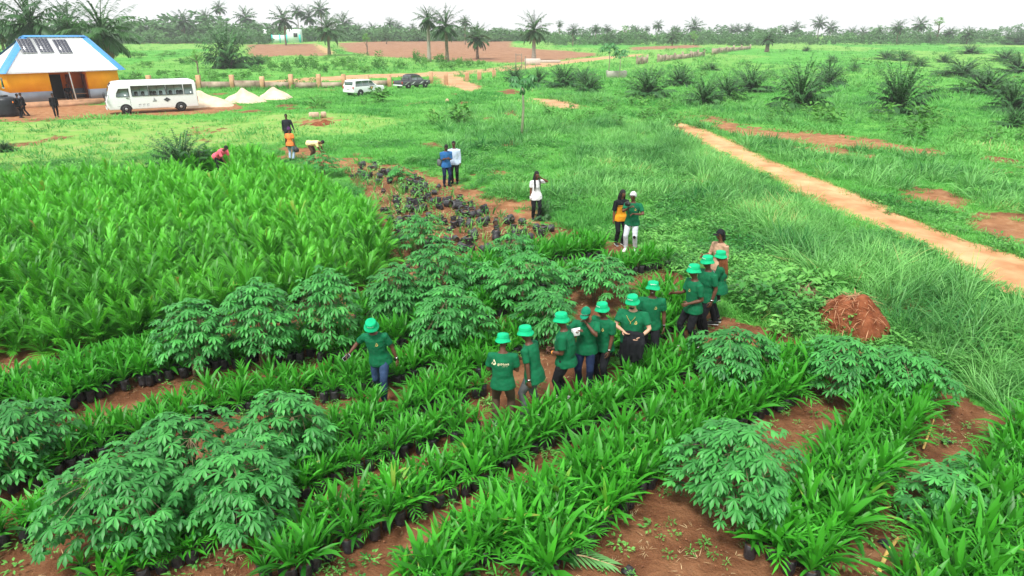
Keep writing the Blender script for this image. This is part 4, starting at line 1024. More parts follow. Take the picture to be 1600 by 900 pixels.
def wheels(root, xs, w, r, sides=(-1, 1)):
    for x in xs:
        for sd in sides:
            y = sd*(w/2-.10)
            a = np.linspace(0, math.pi, 14)
            MB().add(side_panel([(x+(r*1.17)*math.cos(t), r*.9+(r*1.17)*math.sin(t)) for t in a], sd, w, None, .004, .01)).build('wheel_arch', ARCH, root)
            wh = MB().add(lathe([(r*.62,-.11),(r*.93,-.12),(r,-.08),(r,.08),(r*.93,.12),(r*.62,.11)], 24, (x, y, r), 'y')).build('wheel', RUB, root, True)
            MB().add(lathe([(.02,-.125),(r*.25,-.128),(r*.30,-.10),(r*.55,-.09),(r*.64,-.115),(r*.64,.115),(r*.55,.09),(r*.30,.10),(r*.25,.128),(.02,.125)], 18, (x, y, r), 'y')).build('rim', RIM, wh, True)
            wh.data.name = 'wheel'
def place(root, p_a, p_b, la, lb, k=1.0):
    """set a vehicle so that the two points of its near side stand on the two picture positions"""
    root.scale = (k, k, k); pa, pb = G(*p_a), G(*p_b); an = math.atan2(pa[1]-pb[1], pa[0]-pb[0])
    mid = (pa+pb)/2; ml = (np.array(la)+np.array(lb))/2*root.scale[0]
    root.rotation_euler = (0, 0, an)
    root.location = mid-np.array([ml[0]*math.cos(an)-ml[1]*math.sin(an), ml[0]*math.sin(an)+ml[1]*math.cos(an), 0])
    return np.linalg.norm((pa-pb)[:2]), an
bus = empty('minibus', (0,0,0)); tag(bus, 'white minibus with a row of tinted windows parked by the orange house', 'bus')
BW, BL = 2.05, 6.9; tp = (1.25, 2.6, .10)
prof = [(-3.45,.34),(3.30,.34),(3.46,.60),(3.46,1.08),(3.38,1.30),(3.02,2.30),(2.80,2.52),(2.2,2.60),(-3.05,2.60),(-3.38,2.48),(-3.45,2.2)]
MB().add(body_shell(prof, BW, .09, tp)).build('body', PW, bus, True)
def wins(root, polys, w, tp_, name='window', gl=VG, sides=(-1,1), frame=True):
    for sd in sides:
        for p in polys:
            cx, cz = np.mean([q[0] for q in p]), np.mean([q[1] for q in p])
            o_ = MB().add(side_panel(p, sd, w, tp_, .008)).build(name, gl, root)
            if frame: MB().add(side_panel([(cx+(x-cx)*1.06, cz+(z-cz)*1.11) for x, z in p], sd, w, tp_, .004)).build('frame', TRIM, o_)
wz0, wz1 = 1.42, 2.16
wins(bus, [[(a,wz0),(b_2,wz0),(b_2,wz1),(a,wz1)] for a, b_2 in ((.30,1.50),(-1.02,.20),(-2.34,-1.12),(-3.12,-2.46))]+[[(1.75,1.40),(2.66,1.40),(2.62,1.66),(2.42,1.98),(1.75,1.98)]], BW, tp)
for sd in (-1, 1):           # sliding-pane bars and seat backs seen behind the glass edge
    mm = MB()
    for x in (.9, -.4, -1.72): mm.add(side_panel([(x-.015,wz0),(x+.015,wz0),(x+.015,wz1),(x-.015,wz1)], sd, BW, tp, .013))
    mm.build('window_bar', TRIM, bus)
    mm = MB()
    for x in (1.2,.7,.05,-.65,-.2,-1.4,-1.95,-2.2):
        mm.add(side_panel([(x-.13,wz0+.02),(x+.13,wz0+.02),(x+.13,wz0+.26),(x+.08,wz0+.34),(x-.08,wz0+.34),(x-.13,wz0+.26)], sd, BW, tp, .0105, .002))
    mm.build('seat_back', mat('seat_cloth', (.015,.018,.018)), bus)
    MB().add(side_panel([(1.70,.62),(2.72,.62),(2.72,.635),(1.715,.635),(1.715,2.06),(1.70,2.06)], sd, BW, tp, .004)).build('door', TRIM, bus)
    MB().add(side_panel([(1.80,1.24),(1.98,1.24),(1.98,1.29),(1.80,1.29)], sd, BW, tp, .02, .03)).build('door_handle', TRIM, bus)
    # markings along the flank
    fx = 1 if sd > 0 else -1
    V, Fs = text_mesh('BUS 20', .22)
    MB().add((np.stack([.25-fx*V[:,0]*-1*-1, np.full(len(V), sd*(BW/2+.006)), .62+V[:,1]], 1), Fs)).build('lettering', mat('grey_decal', (.42,.44,.46)), bus) if False else None
    dm = MB()
    for dx, dz in ((0,.10),(.14,0),(0,-.10),(-.14,0)): dm.add(side_panel([(-1.05+dx-.13,1.02+dz),(-1.05+dx,1.02+dz-.09),(-1.05+dx+.13,1.02+dz),(-1.05+dx,1.02+dz+.09)], sd, BW, None, .004))
    dm.add(side_panel([(-.25,.92),(.05,.92),(.05,.97),(-.25,.97)], sd, BW, None, .004)); dm.add(side_panel([(-.12,1.02),(-.04,1.02),(-.08,1.24)], sd, BW, None, .004)); dm.add(side_panel([(-.22,1.0),(-.16,1.0),(-.19,1.12)], sd, BW, None, .004))
    dm.build('emblem', mat('dark_decal', (.07,.07,.08)), bus)
    dm = MB()
    for k_ in range(3): 
        x = .95-.30*k_; dm.add(side_panel([(x,.56),(x+.22,.56),(x+.22,.60),(x,.60)], sd, BW, None, .004)); dm.add(side_panel([(x,.64),(x+.18,.64),(x+.18,.76),(x,.76)], sd, BW, None, .004))
    dm.build('flank_marking', mat('grey_decal', (.5,.52,.54)), bus)
def front_panel(pts, off=.012):
    p = np.array(pts, float); n = nrm(np.cross(p[1]-p[0], p[2]-p[0])); n = n if n[0] > 0 else -n
    k = len(p); V = np.concatenate([p+n*off, p-n*.01])
    return V, [np.arange(k)[None], np.arange(2*k-1, k-1, -1)[None], np.array([(i, (i+1)%k, k+(i+1)%k, k+i) for i in range(k)])]
MB().add(front_panel([(3.355,-.90,1.37),(3.355,.90,1.37),(3.07,.82,2.18),(3.07,-.82,2.18)], .02)).build('windscreen', VG, bus)
MB().add(front_panel([(3.025,-.74,2.24),(3.025,.74,2.24),(2.87,.70,2.45),(2.87,-.70,2.45)], .035)).build('destination_board', TRIM, bus)
for sd in (-1, 1):
    MB().add(box((3.46, sd*.72, .84), (.05,.36,.19), 0, .02)).build('headlight', LAMPC, bus); MB().add(box((-3.46, sd*.85, .95), (.05,.16,.42), 0, .02)).build('tail_light', LAMPR, bus)
    MB().add(tube([(3.2,sd*1.0,1.5),(3.48,sd*1.16,1.62),(3.5,sd*1.18,1.45)], [.02,.02,.02], 6)).add(box((3.5,sd*1.2,1.32), (.07,.2,.36), 0, .025)).build('mirror', TRIM, bus)
MB().add(box((3.47,0,.47), (.09,1.9,.20), 0, .03)).build('bumper', PW, bus); MB().add(box((3.465,0,.84), (.05,.9,.12), 0, .01)).build('grille', TRIM, bus)
MB().add(box((-3.46,0,1.75), (.03,1.5,.75), 0, .01)).build('rear_window', VG, bus)
wheels(bus, (2.1, -2.05), BW, .39)
D_, an_ = place(bus, (204, 178), (280, 174), (2.1, 1.02, 0), (-2.05, 1.02, 0), .96); print('bus wheelbase', D_, math.degrees(an_))
# white off-road estate
suv = empty('estate_car', (0,0,0)); tag(suv, 'white off-road estate car parked by the brick wall, tail lights towards us', 'car')
SW = 1.95; ts = (1.05, 1.88, .22)
prof = [(-2.42,.50),(-2.30,.40),(2.25,.40),(2.42,.55),(2.42,.95),(2.30,1.06),(1.15,1.15),(.55,1.72),(.25,1.84),(-1.9,1.86),(-2.15,1.78),(-2.38,1.10)]
MB().add(body_shell(prof, SW, .08, ts)).build('body', PW, suv, True)
wins(suv, [[(.98,1.17),(.06,1.17),(.06,1.70),(.50,1.68)],[(-.02,1.17),(-.92,1.17),(-.92,1.72),(-.02,1.71)],[(-1.0,1.17),(-2.05,1.17),(-1.88,1.70),(-1.0,1.72)]], SW, ts)
MB().add(front_panel([(1.13,-.80,1.19),(1.13,.80,1.19),(.62,.70,1.69),(.62,-.70,1.69)], .02)).build('windscreen', VG, suv)
MB().add(box((-2.27,0,1.46), (.10,1.36,.46), 0, .02)).build('rear_window', VG, suv).rotation_euler = (0,0,0)
for sd in (-1, 1):
    MB().add(box((-2.40,sd*.86,1.02), (.08,.17,.30), 0, .02)).build('tail_light', LAMPR, suv); MB().add(box((2.40,sd*.72,.90), (.06,.34,.17), 0, .02)).build('headlight', LAMPC, suv); MB().add(box((.95,sd*1.05,1.22), (.12,.2,.17), 0, .03)).build('mirror', PW, suv)
    dm = MB(); dm.add(side_panel([(.05,1.06),(.35,1.08),(.65,1.06),(.60,.92),(.35,.70),(.10,.92)], sd, SW, None, .005)); dm.build('crest', mat('dark_crest', (.10,.075,.03)), suv)
    dm = MB(); dm.add(side_panel([(.20,1.02),(.35,1.04),(.50,1.02),(.46,.93),(.35,.82),(.24,.93)], sd, SW, None, .008)); dm.build('crest_centre', mat('ochre_crest', (.55,.36,.10)), suv)
    MB().add(side_panel([(-.07,.55),(-.05,.55),(-.05,1.1),(-.07,1.1)], sd, SW, None, .004)).build('door', TRIM, suv)
MB().add(box((-2.43,0,.56), (.12,1.8,.24), 0, .04)).build('bumper', PW, suv); MB().add(box((-2.425,0,.92), (.03,.5,.13))).build('number_plate', LAMPC, suv)
wheels(suv, (1.45, -1.40), SW, .40)
print('suv', place(suv, (594, 148), (562, 151), (1.45, -.97, 0), (-1.40, -.97, 0), .86))
# dark pickup
pk = empty('pickup_truck', (0,0,0)); tag(pk, 'dark pickup truck with pale swirls parked beside the brick wall', 'pickup truck')
KW = 1.85; tk2 = (1.02, 1.80, .24)
MB().add(body_shell([(-2.6,.55),(-2.5,.45),(2.35,.45),(2.52,.60),(2.50,.92),(2.35,1.02),(1.30,1.10),(.75,1.68),(.45,1.78),(-.75,1.80),(-.98,1.70),(-1.10,1.08),(-2.6,1.08)], KW, .06, tk2)).build('body', PD, pk, True)
wins(pk, [[(1.05,1.14),(.20,1.14),(.20,1.64),(.66,1.62)],[(.12,1.14),(-.92,1.14),(-.84,1.64),(.12,1.66)]], KW, tk2)
MB().add(box((-1.85,0,1.09), (1.42,1.5,.012))).build('cargo_bed', TRIM, pk)
MB().add(box((-2.615,0,.84), (.03,1.5,.40), 0, .012)).build('tailgate', PD, pk); MB().add(box((-2.64,0,.52), (.14,1.75,.18), 0, .04)).build('bumper', LAMPC, pk)
MB().add(tube([(-1.25,-.72,1.08),(-1.32,-.68,1.62),(-1.32,.68,1.62),(-1.25,.72,1.08)], [.035]*4, 8)).build('roll_bar', TRIM, pk, True)
MB().add(front_panel([(1.28,-.76,1.14),(1.28,.76,1.14),(.80,.66,1.64),(.80,-.66,1.64)], .02)).build('windscreen', VG, pk); MB().add(box((-1.03,0,1.42), (.06,1.15,.36), 0, .01)).build('rear_window', VG, pk); MB().add(box((-.1,0,1.83), (1.3,1.1,.05), 0, .015)).build('roof_rack', TRIM, pk)
for sd in (-1, 1):
    MB().add(box((-2.60,sd*.83,.86), (.06,.14,.30), 0, .02)).build('tail_light', LAMPR, pk); MB().add(box((2.47,sd*.68,.84), (.08,.36,.17), 0, .02)).build('headlight', LAMPC, pk)
    dm = MB()
    for x0 in (-2.3,-1.2,.3,1.2): dm.add(side_panel([(x0,.60),(x0+.55,.66),(x0+.95,.95),(x0+.60,.90),(x0+.35,.74)], sd, KW, None, .004))
    dm.build('swirl_decal', mat('pale_decal', (.55,.56,.58)), pk)
wheels(pk, (1.55, -1.55), KW, .40)
print('pickup', place(pk, (664, 137.5), (640, 139.5), (1.55, -.92, 0), (-1.55, -.92, 0), .86))
# ------------------------------------------------------------------ sand heaps
SAND = mat('pale_sand', (.56,.44,.32), c2=(.68,.56,.43), var=.08, scale=1.5, rough=.95, spec=.05, bump=.6, bscale=9)
def heap(name, P, r, h_, m_, seed, lab, cat, rough=.1, group=None, dome=False):
    n, k = 40, 14
    V = []
    for i in range(k+1):
        q = i/k
        for j_ in range(n):
            a = 2*math.pi*j_/n
            rr_ = r*q*(1+.22*math.sin(a*2+seed)+.1*math.sin(a*5+seed*3))
            z = h_*((1.012-math.sqrt(q*q+.024))*(1-.12*math.sin(math.pi*q)) if not dome else (1-q*q)**.8)+rough*h_*mnoise.noise(Vector((rr_*math.cos(a)*2/r+seed, rr_*math.sin(a)*2/r, 0)))*(1-q)*2
            V.append((rr_*math.cos(a), rr_*math.sin(a), z-.03*(q > .98)))
    q_ = [(i*n+j_, i*n+(j_+1)%n, (i+1)*n+(j_+1)%n, (i+1)*n+j_) for i in range(k) for j_ in range(n)]
    o_ = MB().add((np.array(V), np.array(q_))).build(name, m_, None, True); o_.location = P
    tag(o_, lab, cat, group); return o_
heap('sand_heap', G(317, 165), 2.3, 1.5, SAND, 1.0, 'pale sand heap half hidden behind the rear of the minibus', 'sand heap', group='sand heaps')
heap('sand_heap', G(381, 159), 1.75, 1.45, SAND, 2.2, 'pale sand heap with the sharpest peak, standing midway between its two neighbours', 'sand heap', group='sand heaps')
heap('sand_heap', G(430, 153), 1.95, 1.25, SAND, 4.1, 'pale sand heap nearest the white estate car', 'sand heap', group='sand heaps')
REDS = mat('red_termite_soil', (.15,.042,.018), c2=(.24,.085,.04), var=.2, scale=6, rough=.95, spec=.05, bump=1.0, bscale=18)
mound = heap('earth_mound', G(1328, 514), .68, .76, REDS, 3.0, 'red earth mound tangled with dry stalks beside the tall grass', 'earth mound', .16, dome=True)
mv = MB()
for k_ in range(380):
    a = random.uniform(0, 6.28); q = random.uniform(.05,.95); rr_ = .68*q; z = .76*(1-q*q)**.8+.03
    mv.add(leaf(random.uniform(0,6.28), R(random.uniform(-30,30)), random.uniform(.15,.42), .016, R(random.uniform(20,90)), 3, 0, None, (rr_*math.cos(a), rr_*math.sin(a), z)), random.random())
mv.build('dry_stalks', mat('red_stalk', (.30,.11,.05), c2=(.45,.24,.12), var=.3, scale=9), mound)
heap('earth_mound', G(505, 193), .9, .28, REDS, 5.0, 'flat red earth mound in the far clearing near the dark-shirted man', 'earth mound', .2)
BR = mat('broken_block', (.5,.36,.26), var=.2, rough=.95)
for px_, py_, w_2, lab in ((491, 184, .75, 'larger tan stone block lying behind the flat earth mound'), (506, 183, .4, 'smaller tan stone block lying behind the flat earth mound')):
    o_ = MB().add(box((0,0,.2), (w_2,.5,.4), .3, .06)).build('stone_block', BR); o_.location = G(px_, py_); tag(o_, lab, 'stone block')
o_ = MB().add(lathe([(.06,0),(.17,.03),(.20,.18),(.12,.30),(.06,.34)], 12)).build('clay_pot', mat('clay', (.55,.38,.22)), None, True); o_.location = G(699, 160); tag(o_, 'small tan pot left in the grass right of the parked cars', 'pot')
hp_ = empty('straw_pile', G(1247, 466)); tag(hp_, 'low pile of dry brown straw near the red earth mound', 'straw pile')
mv = MB()
for k_ in range(420):
    a = random.uniform(0, 6.28); q = math.sqrt(random.random()); mv.add(leaf(random.uniform(0,6.28), R(random.uniform(-25,25)), random.uniform(.2,.5), .02, R(random.uniform(0,60)), 2, 0, None, (.62*q*math.cos(a), .45*q*math.sin(a), .26*(1-q*q)*random.uniform(.5,1)+.03)), random.random())
mv.build('straw_stalks', mat('brown_straw', (.24,.14,.085), c2=(.38,.25,.16), var=.25, scale=9), hp_)
# ------------------------------------------------------------------ walls and far buildings
BRK = mat('weathered_block_wall', (.27,.20,.145), c2=(.42,.34,.26), var=.25, scale=1.2, rough=.95, bump=.5, bscale=6); PIL = mat('raw_pillar_block', (.50,.27,.14), c2=(.58,.36,.22), var=.2, scale=1.5, rough=.95)
def fence(name, pts, hp_, hw, lab, wid=.45, pm=PIL, wm=BRK, skip=(), pz=.0):
    P = GL(pts); root = empty(name, P[0]); tag(root, lab, 'wall')
    for i in range(len(P)):
        q = P[i]-P[0]; hh = hp_*random.uniform(.9,1.08)
        MB().add(box((q[0], q[1], q[2]+hh/2-.1), (wid,wid,hh+.2), 0, .02)).build('pillar', pm, root)
        if i+1 < len(P) and i not in skip:
            r_ = P[i+1]-P[0]; d_ = r_-q; L_ = np.linalg.norm(d_[:2]); a = math.atan2(d_[1], d_[0])
            h_ = hw*random.uniform(.75,1.1)
            V, Fs = box((0,0,0), (L_-wid, .16, h_), a); V = V+np.array([(q[0]+r_[0])/2, (q[1]+r_[1])/2, (q[2]+r_[2])/2+h_/2-.05])
            MB().add((V, Fs)).build('wall_panel', wm, root)
fence('boundary_wall', [(235,138.5),(312,138),(364,138),(411,138),(456,137.5),(499,137),(538,136.5),(574,135.5),(609,135),(674,131)], 1.45, .85, 'long unfinished block wall with raw pillars behind the cars', skip=(8,))
for i, (x_, y_, hh, lab) in enumerate(((697,132,1.5,'lone raw pillar at the sandy track entrance'),(730,127,1.15,'stub pillar just right of the sandy track, nearest it'),(749,126,1.2,'middle of three stub pillars right of the sandy track'),(772,121,1.0,'stub pillar furthest from the sandy track'))):
    o_ = MB().add(box((0,0,hh/2-.1), (.5,.5,hh+.2), .2, .03)).build('pillar', PIL); o_.location = G(x_, y_); o_.name = 'block_pillar'; tag(o_, lab, 'pillar')
fence('field_wall', [(995,100),(1003,99.5),(1011,98.5)], 1.5, 1.3, 'short piece of grey block wall at the pasture edge', .35, BRK)
fence('field_wall', [(1028,97.5),(1040,96),(1054,94),(1066,92.5),(1079,90.5),(1090,89),(1100,86.5),(1113,85),(1124,83),(1135,81.5),(1146,80),(1158,78.5),(1172,77)], 1.55, 1.3, 'long broken grey wall running away along the pasture edge', .4, BRK, skip=(6,))
cst = GL([(949,121),(979,121)]); wq = np.linalg.norm(cst[1]-cst[0])
o_ = empty('block_trough', (cst[0]+cst[1])/2); tag(o_, 'low grey concrete block enclosure at the foot of the papayas', 'trough')
MB().add(box((0,0,.42), (wq,.2,.95), 0, .02)).add(box((-wq/2+.11,.96,.42), (.2,1.7,.949), 0, .02)).add(box((wq/2-.11,.96,.42), (.2,1.7,.949), 0, .02)).build('block_course', mat('grey_block', (.40,.38,.33), var=.25, scale=1.5), o_)
bl = GL([(427,67.5),(468,66.5)]); bw_ = np.linalg.norm((bl[1]-bl[0])[:2])
hb = empty('compound_building', (bl[0]+bl[1])/2); tag(hb, 'low white and teal walled building under the far palms', 'building')
MINT = mat('pale_mint_paint', (.66,.80,.74), var=.05, scale=.5); TEAL = mat('teal_paint', (.03,.55,.50), var=.06)
MB().add(box((-bw_*.22,0,1.5), (bw_*.50,.4,3.0))).build('wall', MINT, hb); MB().add(box((bw_*.24,2.2,2.6), (bw_*.40,5,5.2))).build('block', MINT, hb)
for x_ in (-.46,-.20,.03): MB().add(box((bw_*x_,-.25,1.6), (bw_*.035,.12,3.2))).build('pilaster', TEAL, hb)
MB().add(box((bw_*.47,-.3,1.6), (bw_*.05,.3,3.2))).build('gate', TEAL, hb); wn = MB().add(box((bw_*.33,-.33,3.0), (1.6,.1,1.6))).build('window', GLASSD, hb)
sg_ = G(416, 67); so = empty('signboard', sg_); tag(so, 'tall white signboard left of the white and teal building', 'sign'); z2 = 1/ppm(sg_)
MB().add(box((0,0,18*z2*.8), (5.0*z2,.4,11*z2))).build('board', mat('white_board', (.8,.82,.84)), so); MB().add(box((0,.05,5*z2), (.5,.3,12*z2))).build('post', CONC, so)
# goal-like frame of posts by the track
gp = empty('post_frame', G(806, 109)); tag(gp, 'thin timber frame of posts beside the track, at the big palm', 'frame')
base = G(806, 109); TIM = mat('grey_timber', (.26,.21,.17), var=.3, scale=3)
for x_, y_, h_ in ((806,109,2.6),(815,109,2.6),(821,110,2.3)):
    q = G(x_, y_)-base; MB().add(tube([q+(0,0,-.1), q+(0,0,h_)], [.08,.07], 6)).build('post', TIM, gp)
q1 = G(815,109)-base; MB().add(tube([(0,0,2.4), q1+(0,0,2.4)], [.06,.06], 6)).build('crossbar', TIM, gp)
o_ = MB().add(box((0,0,.55), (3.0,1.5,1.1), 0, .04)).build('plinth_block', mat('pale_concrete', (.55,.5,.44), var=.15)); o_.location = G(832, 101); o_.name = 'concrete_block'; tag(o_, 'pale concrete block at the foot of the big palm', 'block')
o_ = MB().add(box((0,0,.25), (4.6,.4,.5), .1, .02)).build('kerb_block', mat('pale_concrete_low', (.5,.46,.4), var=.15)); o_.location = G(858, 98); o_.name = 'low_wall'; tag(o_, 'low pale line of blocks right of the big palm', 'wall')
# ------------------------------------------------------------------ cassava bushes
CAS = [  # px, py (foot), half-width m, height m, leaves, label
 (205,850,.92,1.30,230,'large cassava bush low in the corner, its leaves over the seedling row'),
 (388,832,.80,1.25,180,'cassava bush overhanging the seedlings, rightmost of the biggest cluster'),
 (300,775,.85,1.25,180,'cassava bush at the back of the biggest cluster, catching most light'),
 (50,735,.70,1.15,150,'cassava bush at the picture edge above the bare earth strip'),
 (-15,775,.70,1.0,120,'cassava bush half cut by the picture edge beside the bare strip'),
 (448,728,.78,1.20,170,'cassava bush standing alone between rows, below the striding man'),
 (312,585,.72,1.45,170,'cassava bush against the tall nursery palms, leftmost of three'),
 (415,572,.82,1.65,210,'cassava bush with bare stems showing, middle of three by the tall palms'),
 (517,556,.70,1.75,180,'tallest cassava bush, just behind the striding man'),
 (690,480,.85,1.45,190,'broad cassava bush by the dumped black bags'),
 (622,503,.70,1.25,140,'cassava bush between the tall palms and the broad bag-side bush'),
 (702,545,.85,1.25,180,'cassava bush behind the man seen from the back'),
 (822,486,.95,1.35,200,'cassava bush in front of the dense distant seedling bed'),
 (757,472,.55,.95,90,'small cassava bush tucked beside the bed behind the group'),
 (932,470,1.0,1.0,170,'low wide cassava bush below the couple filming'),
 (856,540,.65,1.15,130,'cassava bush directly behind the stout man of the group'),
 (1140,806,.88,1.38,230,'lone cassava bush in the bare earth gap near the bottom'),
 (1140,602,.85,1.05,190,'rounded cassava bush in front of the three by the grass'),
 (1308,612,.78,1.02,170,'cassava bush below the red earth mound'),
 (1408,628,.80,.95,160,'cassava bush touching the tall grass, beyond the wide bed'),
 (1462,812,.62,.72,75,'sparse low cassava with flat leaves beside the corner bed'),
 (1500,770,.42,.55,40,'smallest thin cassava sprig on the bare corner earth'),
 (657,396,.72,1.05,120,'pale cassava bush among the dumped black bags'),
 (505,276,.95,1.05,120,'cassava bush beside the bending person in cream'),
 (626,284,.6,.65,50,'small distant cassava at the top of the bag dump'),
 (800,420,.8,.9,110,'cassava bush behind the dense distant seedling bed edge')]
for i, (px, py, w, h_, nl, lab) in enumerate(CAS):
    P = G(px, py); r_ = empty('cassava_bush', P, random.uniform(0, .01)); tag(r_, lab, 'cassava bush', 'cassava bushes among the seedlings')
    far = py < 500
    st, lf = cassava(i+3, w*.86, h_*1.06, int(nl*(1.75 if not far else 1.5)), .185 if not far else .19)
    st.build('stems', M['cas_stem'], r_); lf.build('foliage', M['cas_leaf'], r_)
    r_.children[0].name = 'stem'
    AVOID.append((P[0], P[1], .22))
# ------------------------------------------------------------------ seedling rows
rowsdef = [  # lower edge, width (m, negative = to the right), size, row words
 ([(1380,960),(1420,900),(1462,845),(1505,785),(1550,725),(1625,650)], -2.0, 1.0, 'in the corner bed'),
 ([(1265,925),(1322,850),(1370,785),(1408,715),(1444,655),(1440,615)], 1.0, .96, 'in the widest bed'),
 ([(860,925),(920,855),(955,820),(1003,778),(1045,735),(1110,695),(1200,650),(1232,640),(1265,605),(1285,575)], 1.12, .94, 'in the bed below the lone cassava'),
 ([(440,930),(500,890),(577,848),(650,812),(700,788),(750,768),(835,712),(920,680),(990,648),(1040,618),(1100,575)], .80, .82, 'in the row fronting the group'),
 ([(150,945),(300,880),(410,820),(500,775),(550,747),(645,715),(690,704),(750,678)], .75, .74, 'in the row below the striding man'),
 ([(-60,900),(0,862),(90,835),(180,800)], .6, .7, 'in the row end at the bare strip'),
 ([(470,722),(560,690),(640,660),(700,640),(755,618)], .85, .68, 'in the row at the striding man’s feet'.replace('’s', '')),
 ([(40,778),(130,728),(200,705),(330,656),(430,640),(520,628),(620,606),(700,578),(765,556)], .9, .72, 'in the row behind the striding man'),
 ([(60,668),(125,636),(175,616),(240,600),(330,580),(450,570),(540,565),(615,548),(680,530),(760,505),(830,478)], .95, .82, 'in the row edging the tall palms'),
 ([(560,512),(640,496),(720,482),(790,466),(850,452)], 1.0, .82, 'in the row behind the cassavas'),
 ([(840,458),(920,444),(1000,428),(1045,418)], .6, .8, 'in the row under the couple'),
 ([(720,452),(790,436),(865,418),(952,400)], 1.2, .88, 'in the dense distant bed'),
 ([(985,556),(1030,540),(1060,520),(1075,498),(1040,470)], .9, .95, 'in the clump beside the smiling man'),
 ([(705,606),(760,588),(800,565),(850,530),(880,505)], .9, .72, 'in the row hidden behind the group'),
 ([(-40,662),(60,632),(170,597),(262,572)], .9, .82, 'in the strip fronting the dense block'),
 ([(690,965),(760,885),(840,812)], .8, .9, 'in the lower tongue of the middle bed'),
 ([(930,572),(985,556)], .7, .75, 'in the short row behind the group'),
]
TS = [tm_seedling(k, 13+k % 3, .58+.06*(k % 3), .076, .12+.08*(k % 3)) for k in range(8)]
TSM = [MB() for _ in TS]
seed_me = []
for k, t in enumerate(TS):
    mb = MB(); mb.V, mb.T, mb.Fa = [t[0]], [t[2]], list(t[1]); mb.M = [np.zeros(len(f), np.int32) for f in t[1]]; mb.n = len(t[0])
    seed_me.append(mb.mesh('foliage', M['seed_leaf']))
def bagmesh(k):
    mb = MB(); n = 12
    v, fs = lathe([(.066,0),(.078,.015),(.080,.09),(.078,.16),(.083,.215),(.074,.222)], n, noise=.10)
    mb.add((v, [fs[0], fs[1]])); v2, f2 = lathe([(.072,.200),(.001,.206)], n); mb.add((v2, [f2[0]]), .5, 1)
    return mb
bags = [bagmesh(k) for k in range(3)]; bag_me = [b_.mesh('polybag', [M['bag'], M['bagsoil']], False) for b_ in bags]
cand = []
ps = 0
for ri, (low, wid, size, words) in enumerate(rowsdef):
    P = GL(low); d_ = np.concatenate([[0], np.cumsum(np.linalg.norm(np.diff(P, axis=0), axis=1))])
    n_l = max(1, int(round(abs(wid)/.23))); sgn = 1 if wid > 0 else -1
    for li in range(n_l):
        off = sgn*(.06+li*abs(wid)/n_l)
        s_ = random.uniform(0, .2)
        while s_ < d_[-1]:
            c = np.array([np.interp(s_, d_, P[:, k]) for k in range(3)]); c2 = np.array([np.interp(min(d_[-1], s_+.3), d_, P[:, k]) for k in range(3)]); c1 = np.array([np.interp(max(0, s_-.3), d_, P[:, k]) for k in range(3)])
            t_ = nrm(c2-c1); nn2 = np.array([-t_[1], t_[0], 0])
            q = c+nn2*off+np.array([random.gauss(0,.03), random.gauss(0,.03), 0])
            s_ += random.uniform(.16,.25) if li == 0 else random.uniform(.19,.28)
            if not clear(q) or random.random() < .04: continue
            cand.append((q, size*random.uniform(.66,1.2)*(1.0 if random.random() > .1 else .6), ri, li))
Pp = proj(np.array([c[0] for c in cand]))
vis = (Pp[:, 0] > -40) & (Pp[:, 0] < 1640) & (Pp[:, 1] < 985)
dd_ = np.array([depth(c[0]) for c in cand]); score = np.where(vis, dd_, 999)+np.array([.25*c[3] for c in cand])
order = np.argsort(score)
LM = [(p_[0], p_[1], n_) for p_, n_ in [((790,690),'the brown-trousered man'),((850,650),'the grey-trousered man'),((610,640),'the striding man'),((960,600),'the group'),((1090,530),'the three by the grass'),((205,860),'the big corner cassava'),((400,840),'the overhanging cassava'),((1140,800),'the lone cassava'),((1140,590),'the rounded cassava'),((1320,600),'the mound-side cassava'),((1460,810),'the sparse low cassava'),((450,720),'the mid-row cassava'),((50,740),'the edge cassava'),((1260,660),'the upper bare earth gap'),((980,850),'the large bare earth gap'),((1340,880),'the fallen dry leaf'),((640,860),'the long bare earth path'),((1570,880),'the bottom corner'),((60,870),'the bottom left corner'),((1450,680),'the yellow stalk'),((315,580),'the palm-side cassava'),((820,470),'the bed cassava'),((970,390),'the couple filming')]]
lmx = np.array([(a, b_2) for a, b_2, _ in LM])
N_IND = 300
stuffmb, stuffbag = MB(), MB()
print('seedlings', len(cand), 'in view', int(vis.sum()))
for oi, ci in enumerate(order):
    q, s_, ri, li = cand[ci]
    k = random.randrange(len(TS)); rz = random.uniform(0, 6.28)
    if oi < N_IND and vis[ci]:
        e = empty('palm_seedling', q, rz)
        px_, py_ = Pp[ci]; nm = LM[int(np.argmin(np.hypot(lmx[:, 0]-px_, (lmx[:, 1]-py_)*1.3)))][2]
        sz = 'tall' if s_ > .95 else ('small' if s_ < .68 else 'leafy')
        place_ = 'at the front' if li == 0 else 'further in'
        tag(e, f'{sz} seedling {rowsdef[ri][2+1]}, nearest {nm}', 'palm seedling', 'bagged oil palm seedlings in rows')
        b_ = link('polybag', bag_me[k % 3], e); f_ = link('foliage', seed_me[k], e); f_.location = (0,0,.20); f_.scale = (s_*1.05, s_*1.05, s_); f_.rotation_euler = (random.gauss(0,.08), random.gauss(0,.08), 0)
    else:
        scatter(stuffmb, TS[k], [q+(0,0,.2)], np.array([rz]), s_*1.02, np.array([random.random()*.5+.25]))
        bt = (np.concatenate(bags[k % 3].V), bags[k % 3].Fa, np.concatenate(bags[k % 3].T))
        scatter(stuffbag, bt, [q], np.array([rz]), 1.0)
if stuffmb.n:
    # leaves and bags in one mass
    nb = stuffbag.n; stuffmb.V += stuffbag.V; stuffmb.T += stuffbag.T; stuffmb.Fa += [f+stuffmb.n for f in stuffbag.Fa]; stuffmb.M += [m_+1 for m_ in stuffbag.M]; stuffmb.n += nb
    tag(stuffmb.build('seedling_bed', [M['seed_leaf'], M['bag']]), kind='stuff')
